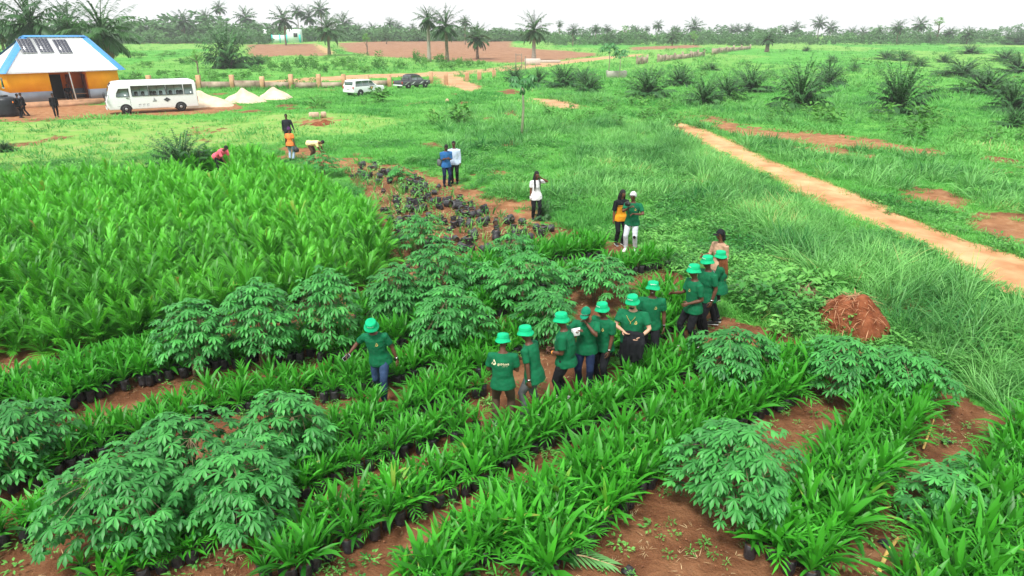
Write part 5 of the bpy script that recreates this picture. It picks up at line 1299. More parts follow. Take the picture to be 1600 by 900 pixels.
# ------------------------------------------------------------------ tall nursery palms
TT = [tm_tall(40+k, 10+k % 3, .74+.07*(k % 3), 9+k % 2) for k in range(7)]
tall_me = []
for t in TT:
    mb = MB(); mb.V, mb.T, mb.Fa = [t[0]], [t[2]], list(t[1]); mb.M = [np.zeros(len(f), np.int32) for f in t[1]]; mb.n = len(t[0]); tall_me.append(mb.mesh('nursery_palm', M['tall_leaf']))
xs, ys = np.arange(FIELD[:, 0].min(), FIELD[:, 0].max(), .43), np.arange(FIELD[:, 1].min(), FIELD[:, 1].max(), .46)
XX, YY = np.meshgrid(xs, ys); XX = XX+rng.normal(0, .12, XX.shape)+.32*(np.arange(len(ys))[:, None] % 2); YY = YY+rng.normal(0, .12, YY.shape)
ok = inpoly(XX, YY, FIELD); tp_ = np.stack([XX[ok], YY[ok], terrain(XX[ok], YY[ok])], 1)
pj = proj(tp_); keep = (pj[:, 0] > -90) & (pj[:, 0] < 1700)
tp_ = np.array([p for p, k_ in zip(tp_, keep) if k_ and clear(p, 1.15) and not (abs(p[0]-W(w_, (0,0,0))[0]) < .95 and -3.0 < p[1]-W(w_, (0,0,0))[1] < .6)])
pj = proj(tp_); o_ = np.argsort(tp_[:, 1]+.0*tp_[:, 0]); tb = MB(); print('tall palms', len(tp_))
inv = (pj[:, 0] > -20) & (pj[:, 0] < 1600)
cnt = 0
for i in o_:
    p = tp_[i]; k = random.randrange(len(TT)); rz = random.uniform(0, 6.28); s_ = random.uniform(.72,1.25)*(.85+.3*vnoise(np.array(p[0]*.3), np.array(p[1]*.3), 9))
    if inv[i] and cnt < 300:
        cnt += 1
        o2 = link('nursery_palm', tall_me[k]); o2.location = p; o2.rotation_euler = (random.gauss(0,.06), random.gauss(0,.06), rz); o2.scale = (s_, s_, s_)
        x_ = pj[i, 0]; fr = p[1]
        wh = 'the edge cassava' if x_ < 130 else 'the palm-side cassava' if x_ < 350 else 'the bare-stemmed cassava' if x_ < 470 else 'the tallest cassava' if x_ < 560 else 'the bag dump'
        dp = 'in the front rank' if fr < 13.2 else 'in the second rank' if fr < 15 else 'deep in the field'
        sz_ = 'tall' if s_ > 1.12 else 'shorter' if s_ < .95 else 'full'
        tag(o2, f'{sz_} nursery palm {dp} of the dense block, above {wh}', 'nursery palm', 'tall nursery palms in the dense block')
    else: scatter(tb, TT[k], [p], np.array([rz]), s_, np.array([random.random()*.5+.25]))
if tb.n: tag(tb.build('nursery_palm_field', M['tall_leaf']), kind='stuff')
# ------------------------------------------------------------------ dumped planting bags
DUMP = GL([(530,258),(585,258),(640,275),(700,300),(760,330),(830,350),(880,372),(800,388),(720,400),(640,440),(600,420),(620,370),(590,320)])[:, :2]
def dumpbag(k):
    mb = MB(); r = .115+.01*(k % 3); h_ = .24+.03*(k % 3)
    v, fs = lathe([(r*.85,0),(r*1.05,.03),(r,.12),(r*1.04,h_*.8),(r*1.15,h_),(r*.9,h_+.01)], 9, noise=.28); mb.add((v, [fs[0], fs[1]]))
    v2, f2 = lathe([(r*.9,h_-.03),(.001,h_-.02)], 9); mb.add((v2, [f2[0]]), .5, 1)
    return mb
dmesh = [dumpbag(k).mesh('planting_bag', [M['bag'], M['bagsoil']], False) for k in range(5)]
nb_ = 0; tries = 0; dumpP = []
while nb_ < 165 and tries < 9000:
    tries += 1
    x_, y_ = random.uniform(DUMP[:, 0].min(), DUMP[:, 0].max()), random.uniform(DUMP[:, 1].min(), DUMP[:, 1].max())
    if not inpoly(np.array([x_]), np.array([y_]), DUMP)[0] or not clear((x_, y_), 1.6): continue
    if float(vnoise(np.array(x_*.75), np.array(y_*.75), 21)) < .50 and random.random() < .85: continue
    if any((x_-a)**2+(y_-b_2)**2 < .035 for a, b_2 in dumpP): continue
    dumpP.append((x_, y_)); nb_ += 1
    o2 = link('planting_bag', dmesh[random.randrange(5)]); lie = random.random() < .5
    o2.rotation_euler = (R(random.uniform(75,100)) if lie else R(random.gauss(0,14)), R(random.gauss(0,10)), random.uniform(0,6.28)); o2.location = (x_, y_, float(terrain(x_, y_))+(.09 if lie else 0))
    s_ = random.uniform(.62,1.05); o2.scale = (s_, s_, s_*random.uniform(.75,1.1))
    pp2 = proj(np.array([[x_, y_, 0]]))[0]
    wh = 'near the pale cassava' if abs(pp2[0]-657) < 60 and pp2[1] > 330 else 'near the man in blue' if pp2[1] < 290 and pp2[0] > 600 else 'by the bending person in cream' if pp2[1] < 290 else 'near the white-shirted woman' if pp2[0] > 760 else 'along the tall palms' if pp2[0] < 640 else 'in the middle of the dump'
    tag(o2, f"black planting bag {'tipped on its side' if lie else 'standing upright'} on bare earth {wh}", 'planting bag', 'dumped black planting bags')
def P_in(poly, n, dens=None):
    out = []; x0, y0 = poly.min(0); x1, y1 = poly.max(0)
    while len(out) < n:
        x_, y_ = rng.uniform(x0, x1, 4000), rng.uniform(y0, y1, 4000); k_ = inpoly(x_, y_, poly)
        out += list(zip(x_[k_], y_[k_]))
    a = np.array(out[:n]); return np.concatenate([a, terrain(a[:, 0], a[:, 1])[:, None]], 1)
# sprouts in the dump, litter
spr = [tm_tuft(200+k, 5, .42, .035, .02, 3, 45) for k in range(3)]
mb = MB()
for k in range(3):
    p = P_in(DUMP, 70); scatter(mb, spr[k], p, rng.uniform(0, 6.28, 70), rng.uniform(.5,1.3,70), rng.random(70))
wd = [tm_weed(220+k) for k in range(3)]
for k in range(3):
    p = P_in(DUMP, 60); scatter(mb, wd[k], p, rng.uniform(0, 6.28, 60), rng.uniform(.6,1.4,60), rng.random(60))
tag(mb.build('weeds', M['weed']), kind='stuff')
mb = MB(); lt_ = [tm_tuft(230+k, 7, .28, .016, .16, 2, 105) for k in range(4)]
for k in range(4):
    p = P_in(DUMP, 70); p[:, 2] += .02; scatter(mb, lt_[k], p, rng.uniform(0,6.28,70), rng.uniform(.5,1.1,70), sz=.5)
    p = P_in(NURSERY[(NURSERY[:,1] < 60)], 420); k_ = np.abs(p[:, 0]) < 16; p = p[k_]; p[:, 2] += .012; scatter(mb, lt_[k], p, rng.uniform(0,6.28,len(p)), rng.uniform(.2,.6,len(p)), sz=.12)
tag(mb.build('straw_litter', M['straw']), kind='stuff')
# weeds along bag edges and paths
mb = MB()
for low, wid, size, words in rowsdef:
    P = resample(GL(low), 60)
    k_ = rng.integers(0, 60, 26); p = P[k_]+np.stack([rng.normal(.1,.16,26), rng.normal(-.08,.16,26), np.zeros(26)], 1)
    for j_ in range(3): scatter(mb, wd[j_], p[j_::3], rng.uniform(0,6.28,len(p[j_::3])), rng.uniform(.35,.8,len(p[j_::3])), rng.random(len(p[j_::3])), sz=.5)
tag(mb.build('path_weeds', M['weed']), kind='stuff')
# clods and small stones on the worked soil
cl_t = []
for k in range(4):
    v, fs = lathe([(.4,-.25),(.85,.1),(.6,.55),(.1,.7)], 6, noise=.5); cl_t.append((v, [np.atleast_2d(f) for f in fs], np.full(len(v), .5)))
pK = P_in(NURSERY, 16000); kk = (np.hypot(pK[:, 0], pK[:, 1]) < 19) & (np.abs(pK[:, 0]) < .8*pK[:, 1]); pK = pK[kk][:7000]; mb = MB()
for k in range(4):
    p = pK[k::4]; scatter(mb, cl_t[k], p, rng.uniform(0,6.28,len(p)), .006+.017*rng.random(len(p))**3)
tag(mb.build('soil_clods', mat('clod_soil', (.16,.06,.028), c2=(.30,.13,.065), var=.3, scale=3, rough=.95)), kind='stuff')
mb = MB(); pK = P_in(NURSERY, 6000); kk = (np.hypot(pK[:, 0], pK[:, 1]) < 20) & (np.abs(pK[:, 0]) < .8*pK[:, 1]); pK = pK[kk]; pK = pK[vnoise(pK[:, 0]*1.3, pK[:, 1]*1.3, 77) > .52][:900]
for j_ in range(3): q_ = pK[j_::3]; scatter(mb, wd[j_], q_, rng.uniform(0,6.28,len(q_)), rng.uniform(.2,.6,len(q_)), rng.random(len(q_)), sz=.35)
tag(mb.build('soil_weeds', M['weed']), kind='stuff')
# pieces lying on the paths
def stalk(pts, w, lab, cat, name, m_=None):
    P = GL(pts)+np.array([0,0,.05]); w = np.array([w, w] if np.isscalar(w) else w); mb = MB().add(tube(P-P[0], [tuple(w)]+[tuple(w*.9)]*(len(P)-2)+[tuple(w*.5)], 6, (0,0,1))); o2 = mb.build(name, m_ or M['straw'], None, True); o2.location = P[0]; tag(o2, lab, cat)
YS = mat('yellow_stalk', (.66,.40,.10), c2=(.75,.55,.2), var=.15, scale=5)
stalk([(1442,704),(1450,682),(1460,655)], .022, 'yellow dry stalk lying on bare earth beyond the widest bed', 'stalk', 'dry_stalk', YS)
stalk([(1372,898),(1385,868),(1402,845),(1440,838)], (.012,.032), 'curved dry leaf on bare earth beside the sparse low cassava', 'dry leaf', 'dry_leaf', YS)
stalk([(1424,742),(1430,758),(1436,768)], .014, 'short pale stick under the smallest cassava sprig', 'stick', 'dry_stick')
ff = empty('fallen_frond', G(868, 868), R(-18)); tag(ff, 'cut green palm frond lying on bare earth at the bed edge', 'frond'); mb = MB()
for q_ in range(9):
    for sd in (-1, 1): mb.add(leaf(sd*(.75-.05*q_), R(10-q_), .34-.012*q_, .045, .5, 3, .2, None, (.08+.075*q_, 0, .07+.02*math.sin(q_*.4))), random.uniform(.4,.8))
mb.build('leaflets', M['frond_fall'], ff); MB().add(tube([(-.1,0,.05),(.4,0,.1),(.8,0,.06)], [.012,.01,.004], 6)).build('midrib', M['straw'], ff)
for px, py, lab in ((742+240,893,'torn black plastic scrap on bare earth at the bottom edge'),(1382,850,'black plastic scrap on the path near the curved dry leaf'),(1478,690,'black plastic scrap beside the yellow stalk')):
    o2 = MB().add(lathe([(.03,0),(.07,.005),(.085,.02),(.05,.045),(.02,.03)], 9, noise=.8)).build('plastic_scrap', M['bag']); o2.location = G(px, py); tag(o2, lab, 'plastic scrap')
SKYS, SUNS, HAZE, EXPO = 0.055, 1.5, 0.00045, 1.6
# ------------------------------------------------------------------ palms and trees far off
def as_mesh(t, name, m_):
    mb = MB(); mb.V, mb.T, mb.Fa = [t[0]], [t[2]], list(t[1]); mb.M = [np.zeros(len(f), np.int32) for f in t[1]]; mb.n = len(t[0]); return mb.mesh(name, m_)
oil = [as_mesh(tm_frond_palm(60+k, 34, 1.0, 20, 82, -38, .045, .30, 62, 2), 'crown', M['oil_leaf']) for k in range(3)]
oilf = [as_mesh(tm_frond_palm(70+k, 28, 1.0, 13, 80, -38, .10, .34, 62, 1, 3), 'crown', M['oil_leaf']) for k in range(4)]
yng = [as_mesh(tm_frond_palm(80+k, 62, 1.0, 16, 84, 2, .056, .26, 60, 0, 4, 14), 'fronds', M['young_leaf']) for k in range(4)]
def trunk_mesh(h_, r, lean, m_, seed):
    pts = []; rad = []; n = max(6, int(h_/1.0))
    for i in range(n+1):
        q = i/n; pts.append((lean*h_*q*q+.04*r*math.sin(i*3+seed), .03*h_*math.sin(q*3+seed)*q, h_*q-.2*(i == 0))); rad.append(r*(1.35-.45*min(1,q*3))*(1+.08*(i % 2)) if q < .93 else r*1.25)
    return MB().add(tube(pts, rad, 10, round_=False)).mesh('trunk', m_), pts[-1]
def palm(px, pyb, pyc, rpx, lab, d=None, lean=0.0, pale=False, det=False, group=None, r=None, wide=1.0):
    if d: 
        u = ray(px, 300); X = (px-CX)/F*(d*math.cos(PITCH)+(CAMZ-float(terrain(0, d)))*math.sin(PITCH)); P = np.array([X, d, float(terrain(X, d))])
    else: P = G(px, pyb)
    # height of the crown centre from its place in the photograph
    vv = ray(px, pyc); zc = CAMZ+vv[2]/vv[1]*P[1]; h_ = max(.5, zc-P[2]); s_ = rpx/F*depth(np.array([P[0], P[1], zc]))
    e = empty('oil_palm', P, random.uniform(0, .01)); tag(e, lab, 'palm tree', group)
    tr_, tp2 = trunk_mesh(h_, r or max(.16, .045*s_*1.15), lean, M['trunk_pale'] if pale else M['trunk'], px)
    link('trunk', tr_, e)
    c = link('crown', (oil if det else oilf)[random.randrange(3)], e); c.location = tp2; c.rotation_euler = (0, 0, random.uniform(0, 6.28)); c.scale = (s_*wide*1.12, s_*wide*1.12, s_*1.12)
    return e
palm(180, 0, 52, 60, 'large oil palm with feathery arching crown directly behind the house roof', d=92, lean=-.08, det=True)
palm(72, 0, 36, 66, 'biggest dark oil palm rising behind the left part of the roof', d=98, lean=-.05, det=True)
palm(14, 0, 46, 44, 'oil palm at the picture edge behind the house', d=120, det=True)
palm(122, 0, 36, 38, 'oil palm partly hidden between the two big palms over the roof', d=125, det=True)
FG = 'palms along the skyline'
for a in [
 (291,67,33,19,'stout single palm against the sky right of the house palms'),(326,62,30,16,'palm just left of the tallest thin palm'),(349,62,13,13,'tallest thin palm over the wooded edge, small high crown'),(388,62,28,19,'broad palm right of the tallest thin palm'),
 (447,71,31,21,'palm standing just in front of the white and teal building'),(469,66,19,14,'tall palm directly behind the white and teal building'),(487,64,27,17,'palm in the clump right of the teal building'),(505,64,15,16,'tallest palm in the clump right of the teal building'),(538,62,37,19,'shaggy palm at the right end of the clump'),
 (563,62,47,12,'small palm left of the bright yellow-green tree'),(583,62,46,12,'small palm behind the bright yellow-green tree'),(604,69,57,9,'short stumpy palm in the ploughed field'),(611,60,36,10,'thin high palm beyond the ploughed field'),(622,60,43,12,'twin-crowned far palm beyond the ploughed field'),
 (727,70,34,11,'palm beyond and between the two leafy field palms'),(645,62,45,10,'dim palm beyond the tall twin palms'),(783,62,50,8,'dim palm left of the big lone palm'),
 (874,62,38,7,'small lone thin palm right of the big lone palm'),(895,72,47,11,'palm with low crown at the field end'),(930,68,46,9,'palm right of the low crown one at the field end'),(948,64,45,8,'paired small palm left of the round green tree'),(955,71,60,11,'short bushy palm under the round green tree'),(993,60,47,8,'palm peeping over the round green tree'),
 (1010,62,45,6,'tiny round palm right of the round green tree'),(1027,60,40,10,'feathery palm over the hedge near the long broken wall'),(1055,60,47,8,'dark palm just before the wide spreading one'),(1050,72,58,14,'bushy low palm with brown skirt in the hedge'),(1083,60,42,15,'wide spreading palm standing clear above the hedge'),
 (1130,60,50,6,'tiny palm beyond the end of the broken wall'),(1143,59,46,9,'palm above the far end of the broken wall'),(1152,59,45,9,'twin of the palm above the far wall end'),(1166,60,45,10,'palm right of the twins above the far wall end'),
 (1225,62,47,9,'palm left at the pasture hedge, pale crown'),(1243,62,44,12,'palm with ragged crown at the pasture hedge'),(1277,60,36,13,'tall windswept palm above the pasture, left of its neighbour'),(1296,60,43,12,'star-shaped palm beside the windswept palm'),
 (1330,63,53,12,'bluish low palm beyond the pasture'),(1346,64,51,10,'bluish leaning palm beside the bluish low one'),(1372,66,53,13,'palm with untidy crown left of the thick trunk palm'),(1400,69,43,14,'thick trunk palm with round crown on the pasture edge'),(1433,64,39,15,'drooping palm beside the sparse pale tree'),(1481,67,52,11,'yellowish palm with dry brown skirt'),(1510,69,53,13,'stubby palm with dead fronds on the pasture edge'),
 (1573,67,58,9,'small far palm near the picture edge'),(1592,67,57,10,'last small palm at the picture edge')]:
    palm(*a, group=FG, pale=a[0] in (349,469))
palm(198+1000, 82, 61, 15, 'short dark-trunked palm alone on the bright pasture', r=.55)
palm(515, 88, 46, 29, 'palm with upswept crown by the winding track', det=True, r=.35)
palm(671, 97, 31, 24, 'tall pale-trunked palm left of a pair in the bushes', pale=True, det=True, r=.35)
palm(699, 98, 42, 31, 'fuller palm with drooping fronds, right of the pale-trunked one', det=True, r=.34, lean=-.02)
palm(746, 93, 59, 26, 'compact star-crowned palm at the ploughed field edge', det=True, r=.30)
palm(834, 95, 48, 30, 'big lone palm with dense drooping crown beside the track', det=True, r=.42, pale=True, wide=.92)
# stemless young palms
YG = 'young oil palms in the pasture'
def young(px, pyb, w, h_, lab):
    P = G(px, pyb); s_ = h_/ppm(P)*1.05; e = empty('young_palm', P, random.uniform(0, 6.28)); tag(e, lab, 'young palm', YG)
    c = link('fronds', yng[random.randrange(4)], e); k = w/h_*.80; c.scale = (s_*k*1.0, s_*k*1.0, s_*1.08)
    MB().add(tube([(0,0,-.1),(0,0,.12*s_)], [.07*s_,.09*s_], 8)).build('stump', M['trunk'], e)
for a in [(805,128,28,24,'young palm nearest the timber post frame'),(841,130,26,24,'small young palm right of the post frame'),(880,137,44,36,'dark full young palm left of the papayas'),(912,133,34,28,'young palm just beside the dark full one'),(920,143,36,30,'open young palm below the papayas’ left side'.replace('’','')),
 (1012,152,58,46,'large dense young palm right of the concrete enclosure'),(1062,134,38,30,'bluish young palm right of the large dense one'),(1100,164,50,42,'spiky young palm above the red earth patch'),(1135,156,46,38,'fine-leaved young palm beside the spiky one'),(1172,143,52,40,'dark wide young palm left of the tall bushy one'),
 (1250,170,74,68,'tall bushy young palm standing nearest the road'),(1293,135,42,40,'young palm just behind the tall bushy one'),(1335,112,16,14,'tiny dark young palm in mid pasture'),(1402,177,78,78,'tallest young palm, shaggy, in mid pasture'),(1385,93,30,14,'low dark young palm far out in the pasture'),(1411,95,28,16,'far young palm right of the low dark one'),(1475,98,22,14,'small far young palm at the upper pasture'),
 (1503,120,60,28,'sprawling young palm in the rough pasture patch'),(1540,146,74,38,'biggest sprawling young palm near the picture edge'),(1580,174,64,48,'grey-green young palm at the picture edge'),(1590,114,52,30,'dark young palm cut by the picture edge'),(1584,199,40,34,'bright young palm lowest at the picture edge'),(1570,95,34,18,'far young palm above the dark edge one'),(1300,96,14,10,'dot-like young palm in the far bright pasture'),(1260,80,12,8,'dot-like young palm near the far hedge'),(1435,103,26,14,'small young palm between far pasture palms'),(1110,110,24,12,'small dark young palm in the pasture by the broken wall'),(1515,84,30,14,'palest far young palm at the upper pasture'),
 (358,106,62,64,'large stemless palm with long upright fronds above the wall'),(287,268,74,60,'grey-green long-fronded palm rising from the nursery edge'),(404,100,20,14,'small stemless palm in the scrub above the wall'),(848,342,22,36,'fresh green palm sprout beside the white-shirted woman'),(8,236,26,16,'grey-green palm at the left edge of the near lawn'),(1590,70,34,16,'stemless palm under the edge skyline palms')]: young(*a)
# broadleaf
tl = [as_mesh(crown(90+k, [(0,0,.0,.55),(.45,.1,-.12,.42),(-.42,.15,-.1,.45),(.1,-.3,.22,.42),(-.1,.3,.3,.40)], 750, .055), 'crown', M['tree_leaf']) for k in range(4)]
tb_ = [as_mesh(crown(95+k, [(0,0,.1,.5),(.3,.1,-.2,.36),(-.28,.1,-.15,.38),(0,0,.55,.34)], 620, .06), 'crown', M['tree_leaf_bright']) for k in range(2)]
bl_ = [as_mesh(crown(100+k, [(0,0,.42,.5),(.5,.1,.28,.40),(-.48,.05,.30,.42),(.1,-.35,.3,.38)], 620, .065, .8), 'foliage', M['bush_leaf']) for k in range(4)]
def tree(px, pyb, ptop, wpx, lab, bright=False, name='broadleaf_tree', cat='tree', group=None, sq=1.0):
    P = G(px, pyb); m_ = 1/ppm(P); H_ = (pyb-ptop)*m_*1.04; s_ = wpx*m_*.58
    e = empty(name, P); tag(e, lab, cat, group)
    c = link('crown', (tb_ if bright else tl)[random.randrange(2)], e); zr = min(s_*.8, H_*.48); c.scale = (s_, s_, zr*sq); c.location = (0, 0, H_-zr*.85); c.rotation_euler = (0,0,random.uniform(0,6.28))
    t_ = MB(); t_.add(tube([(0,0,-.1),(.02*H_,0,H_*.4),(0,.02*H_,H_*.75)], [.035*H_,.028*H_,.012*H_], 8))
    for k in range(4):
        a = k*1.6+px; t_.add(tube([(.01*H_,0,H_*(.35+.08*k)), (s_*.45*math.cos(a), s_*.45*math.sin(a), H_*(.55+.08*k))], [.016*H_,.006*H_], 6))
    t_.build('trunk', M['trunk'], e)
tree(574, 86, 55, 20, 'bright yellow-green young tree at the ploughed field edge', True)
tree(975, 66, 42, 28, 'round bright green tree in the far hedge', True)
tree(1083, 70, 50, 26, 'round bright tree under the wide spreading palm', True)
tree(310, 116, 78, 34, 'pale feathery small tree on the slope above the bus', True, sq=.8)
tree(1462, 67, 27, 30, 'sparse pale tree between skyline palms', True, sq=.7)
TG = 'trees of the far wooded edge'
for a in [(205,66,34,46,'dark tree in the wood right of the house palms'),(232,65,32,50,'rounded dark tree in the wood, below the open sky'),(262,64,40,40,'lower tree in the wood left of the stout palm'),(310,63,38,36,'tree in the wood under the thin palms'),(365,64,36,44,'dense tree in the wood by the tallest thin palm'),(405,64,32,36,'dense tree at the left of the signboard'),(428,64,36,30,'tree behind the white signboard'),(520,64,30,40,'tree behind the clump of palms'),(550,62,38,40,'dark tree at the end of the palm clump'),(650,62,44,30,'bluish tree beyond the twin palms'),(770,62,46,34,'bluish low tree left of the big lone palm'),(795,62,45,28,'bluish tree touching the big lone palm'),(910,66,50,34,'low tree in the hedge by the field end'),(1000,66,52,30,'low tree in the hedge near the round tree'),(1110,66,53,36,'low tree in the hedge past the spreading palm'),(1185,64,45,28,'dark tree at the far hedge end'),(1208,62,44,30,'bluish tree above the lone dark palm'),(1320,64,50,34,'bluish tree beyond the bright pasture'),(1350,66,50,34,'dim tree right of the bluish one'),(1430,66,48,34,'tree at the foot of the drooping palm'),(1452,67,46,30,'yellow-green tree under the sparse pale tree'),(1540,67,53,36,'low dim tree near the picture edge'),(60,80,50,60,'shady tree behind the house beneath the big palms'),(20,88,40,56,'shady tree behind the house at the picture edge'),(130,82,50,50,'shady tree behind the roof ridge'),(38,92,34,84,'wide dark tree filling the gap between the two big palms trunks'),(98,92,38,70,'wide dark tree behind the solar panels')]: tree(*a, group=TG)
def bush(px, pyb, w, h_, lab, group, k=None):
    P = G(px, pyb); m_ = 1/ppm(P); o2 = link('bush', bl_[random.randrange(4)]); o2.location = P; o2.scale = (w*m_*.52, w*m_*.52, h_*m_*1.05); o2.rotation_euler = (0,0,random.uniform(0,6.28)); tag(o2, lab, 'bush', group)
for a in [(626,108,26,17,'rounded bush left of the field palms'),(650,100,26,24,'tallest bush left of the pale-trunked palm'),(664,103,20,18,'bush at the foot of the pale-trunked palm'),(688,101,34,20,'bush between the pale-trunked and fuller palms'),(700,110,40,18,'low wide bush in front of the fuller palm'),(718,105,24,18,'bush right of the fuller palm'),(734,105,20,15,'dark bush left of the compact palm'),(751,104,20,14,'dark bush right of the compact palm')]: bush(*a, 'bushes under the field palms')
for i, (x_, y_, w, h_) in enumerate([(402,112,30,12),(425,110,28,20),(448,112,30,20),(470,109,32,24),(492,110,30,20),(508,113,28,16),(530,108,36,24),(552,112,30,18),(570,113,26,14),(592,108,30,20),(415,98,26,12),(480,98,30,12),(545,98,34,12),(335,125,26,10),(350,122,26,12),(385,120,30,12),(255,118,30,12),(230,105,40,12),(290,100,40,12),(215,90,40,12),(265,88,40,10)]):
    wh = 'below the signboard' if x_ < 440 else 'below the teal building' if x_ < 500 else 'below the yellow-green tree'
    if x_ < 400: wh = 'on the slope above the bus'
    ln = 'front rank' if y_ > 108 else 'rear rank' if y_ > 100 else 'upper slope'
    sz = 'taller' if h_ >= 20 else 'low'
    bush(x_, y_, w, h_, f'{sz} scrub bush in the {ln}, {wh}', 'scrub bushes above the wall')
# papayas
def papaya(px, pyb, ptop, lab, lw=1.0):
    P = G(px, pyb); m_ = 1/ppm(P); H_ = (pyb-ptop)*m_*1.05; e = empty('papaya_tree', P); tag(e, lab, 'papaya tree')
    MB().add(tube([(0,0,-.1),(.03*H_,0,H_*.5),(.01*H_,.02*H_,H_*.82)], [.085,.07,.05], 8, round_=False)).build('trunk', M['papaya_trunk'], e, True)
    mb = MB(); r = random.Random(int(px))
    for k in range(18):
        az = k*2.4; el = R(r.uniform(-10,60)); ln = lw*r.uniform(.6,.95); c0 = np.array([.01*H_, .02*H_, H_*(.80+.004*k)]); c1 = c0+np.array([math.cos(az)*math.cos(el), math.sin(az)*math.cos(el), math.sin(el)])*ln
        mb.add(tube([c0, c1], [.015,.01], 4, round_=False), .8)
        for q in range(7): mb.add(leaf(az+(q-3)*.75, R(-15)-el*.2, lw*.5, .17*lw, R(55), 3, .2, None, c1), r.uniform(.25,.8))
    mb.build('crown', M['papaya_leaf'], e)
    f2 = MB()
    for k in range(6): f2.add(ellipsoid((.01*H_+.12*math.cos(k*1.1), .02*H_+.12*math.sin(k*1.1), H_*.76-.1*(k % 2)), (.07,.07,.12), 8, 6))
    f2.build('fruit', M['papaya_leaf'], e, True)
papaya(815, 214, 128, 'slender papaya tree with pale trunk alone in the mid grass', 1.0)
papaya(950, 121, 74, 'taller papaya tree behind the concrete enclosure', 1.3); papaya(967, 122, 83, 'shorter papaya tree right of its taller neighbour', 1.2)
# the far wooded mass
def scatter_crowns(name, lines, m_list, ls, tm_seed):
    mb = MB(); ts = [crown(tm_seed+k, [(0,0,.3,.5),(.5,.1,.2,.42),(-.45,.15,.22,.45),(.1,-.3,.45,.40)], 330, .085) for k in range(4)]
    for (xa, xb, yb, h0, n) in lines:
        for i in range(n):
            px = xa+(xb-xa)*(i+random.random())/n; P = G(px, yb+random.uniform(-1.2,1.2)); m_ = 1/ppm(P); hh = h0*random.uniform(.5,1.35)*m_*(1.5 if random.random() < .12 else 1.08)
            scatter(mb, ts[random.randrange(4)], [P], np.array([random.uniform(0,6.28)]), hh*random.uniform(.9,1.4), np.array([random.random()]), sz=np.array([hh*1.05]))
    return tag(mb.build(name, m_list), kind='stuff')
scatter_crowns('treeline', [(-500,200,67,36,34),(-500,200,70,22,30),(180,420,65,29,36),(180,420,68,18,36),(400,660,64,21,46),(640,880,64,17,50),(860,1200,66,15,64),(860,1200,70,11,50),(1180,1640,66,14,64),(1180,1640,69,9,40),(1600,2200,66,14,30),(-300,60,88,28,14),(-700,2400,57.5,15,150)], M['tree_leaf'], 0, 300)
# ------------------------------------------------------------------ grass
tall = [tm_tuft(400+k, 24, .90, .024, .14, 4, 66) for k in range(6)]
mid = [tm_tuft(420+k, 20, .42, .022, .20, 3, 80) for k in range(6)]
low_ = [tm_tuft(440+k, 18, .20, .016, .22, 2, 85) for k in range(6)]
lowf = [tm_tuft(460+k, 12, .30, .045, .40, 2, 85) for k in range(5)]
def bare_at(p):
    return cover(p[:, 0], p[:, 1])
def off_road(p, mg=0): return ~inpoly(p[:, 0], p[:, 1], ROAD)
def clear_people(p):
    k = np.ones(len(p), bool)
    for x, y, r_ in AVOID: k &= (p[:, 0]-x)**2+(p[:, 1]-y)**2 > .12
    return k
def grass(name, tm_, p, hs, m_, tilt_=.12):
    mb = MB(); n = len(p); w = rng.integers(0, len(tm_), n); s_ = hs*rng.uniform(.65,1.3,n)
    t_ = np.clip(.5+.9*(vnoise(p[:, 0]*.45, p[:, 1]*.3, 33)-.5)+rng.normal(0,.12,n), .02, .9)
    for k in range(len(tm_)):
        i = w == k; scatter(mb, tm_[k], p[i], rng.uniform(0,6.28,i.sum()), s_[i], t_[i], tilt=rng.normal(0, tilt_, (i.sum(), 2)))
    return tag(mb.build(name, m_), kind='stuff')
TALL = GL([(1395,520),(1350,470),(1235,420),(1190,370),(1140,330),(1060,260),(1000,240),(1040,222),(1110,222),(1165,262),(1230,305),(1335,355),(1420,392),(1520,445),(1620,500),(1800,600),(1800,760),(1640,700),(1590,660),(1500,610),(1440,560)])[:, :2]
TALL2 = GL([(860,300),(900,230),(880,200),(960,180),(1080,215),(1150,260),(1180,330),(1210,400),(1170,390),(1100,330),(1040,300),(980,320),(920,310)])[:, :2]
area = lambda q: .5*abs(np.dot(q[:, 0], np.roll(q[:, 1], 1))-np.dot(q[:, 1], np.roll(q[:, 0], 1)))
pA = P_in(TALL, int(area(TALL)*10)); pA = pA[~inpoly(pA[:, 0], pA[:, 1], ROADW) & (soft(pA[:, 0], pA[:, 1], SOIL, .3) < .4) & clear_people(pA) & (np.hypot(pA[:,0]-mound.location.x, pA[:,1]-mound.location.y) > 1.0)]
grass('tall_grass', tall, pA, np.where(vnoise(pA[:, 0]*.5, pA[:, 1]*.5, 3) > .45, 1.0, .72), M['grass_tall'], .2)
pB = P_in(TALL2, int(area(TALL2)*6.5)); pB = pB[off_road(pB) & (bare_at(pB) < .5) & clear_people(pB)]
grass('mid_grass', mid, pB, .75+.7*vnoise(pB[:, 0]*.5, pB[:, 1]*.5, 13), M['grass_tall'], .2)
VIEW = GL([(-60,330),(-60,108),(400,118),(800,112),(1660,100),(1660,700)])[:, :2]
nC = 26000
ang_ = rng.uniform(-.68, .68, nC*3); dd2 = np.exp(rng.uniform(math.log(14), math.log(95), nC*3)); pC = np.stack([dd2*np.sin(ang_), dd2*np.cos(ang_), np.zeros(nC*3)], 1); pC[:, 2] = terrain(pC[:, 0], pC[:, 1])
keep = (~inpoly(pC[:, 0], pC[:, 1], NURSERY)) & (~inpoly(pC[:, 0], pC[:, 1], FIELD)) & off_road(pC) & clear_people(pC); pC = pC[keep]; pC = pC[bare_at(pC) < rng.uniform(.15,.7,len(pC))][:nC]
dC = np.hypot(pC[:, 0], pC[:, 1])
near_ = dC < 42
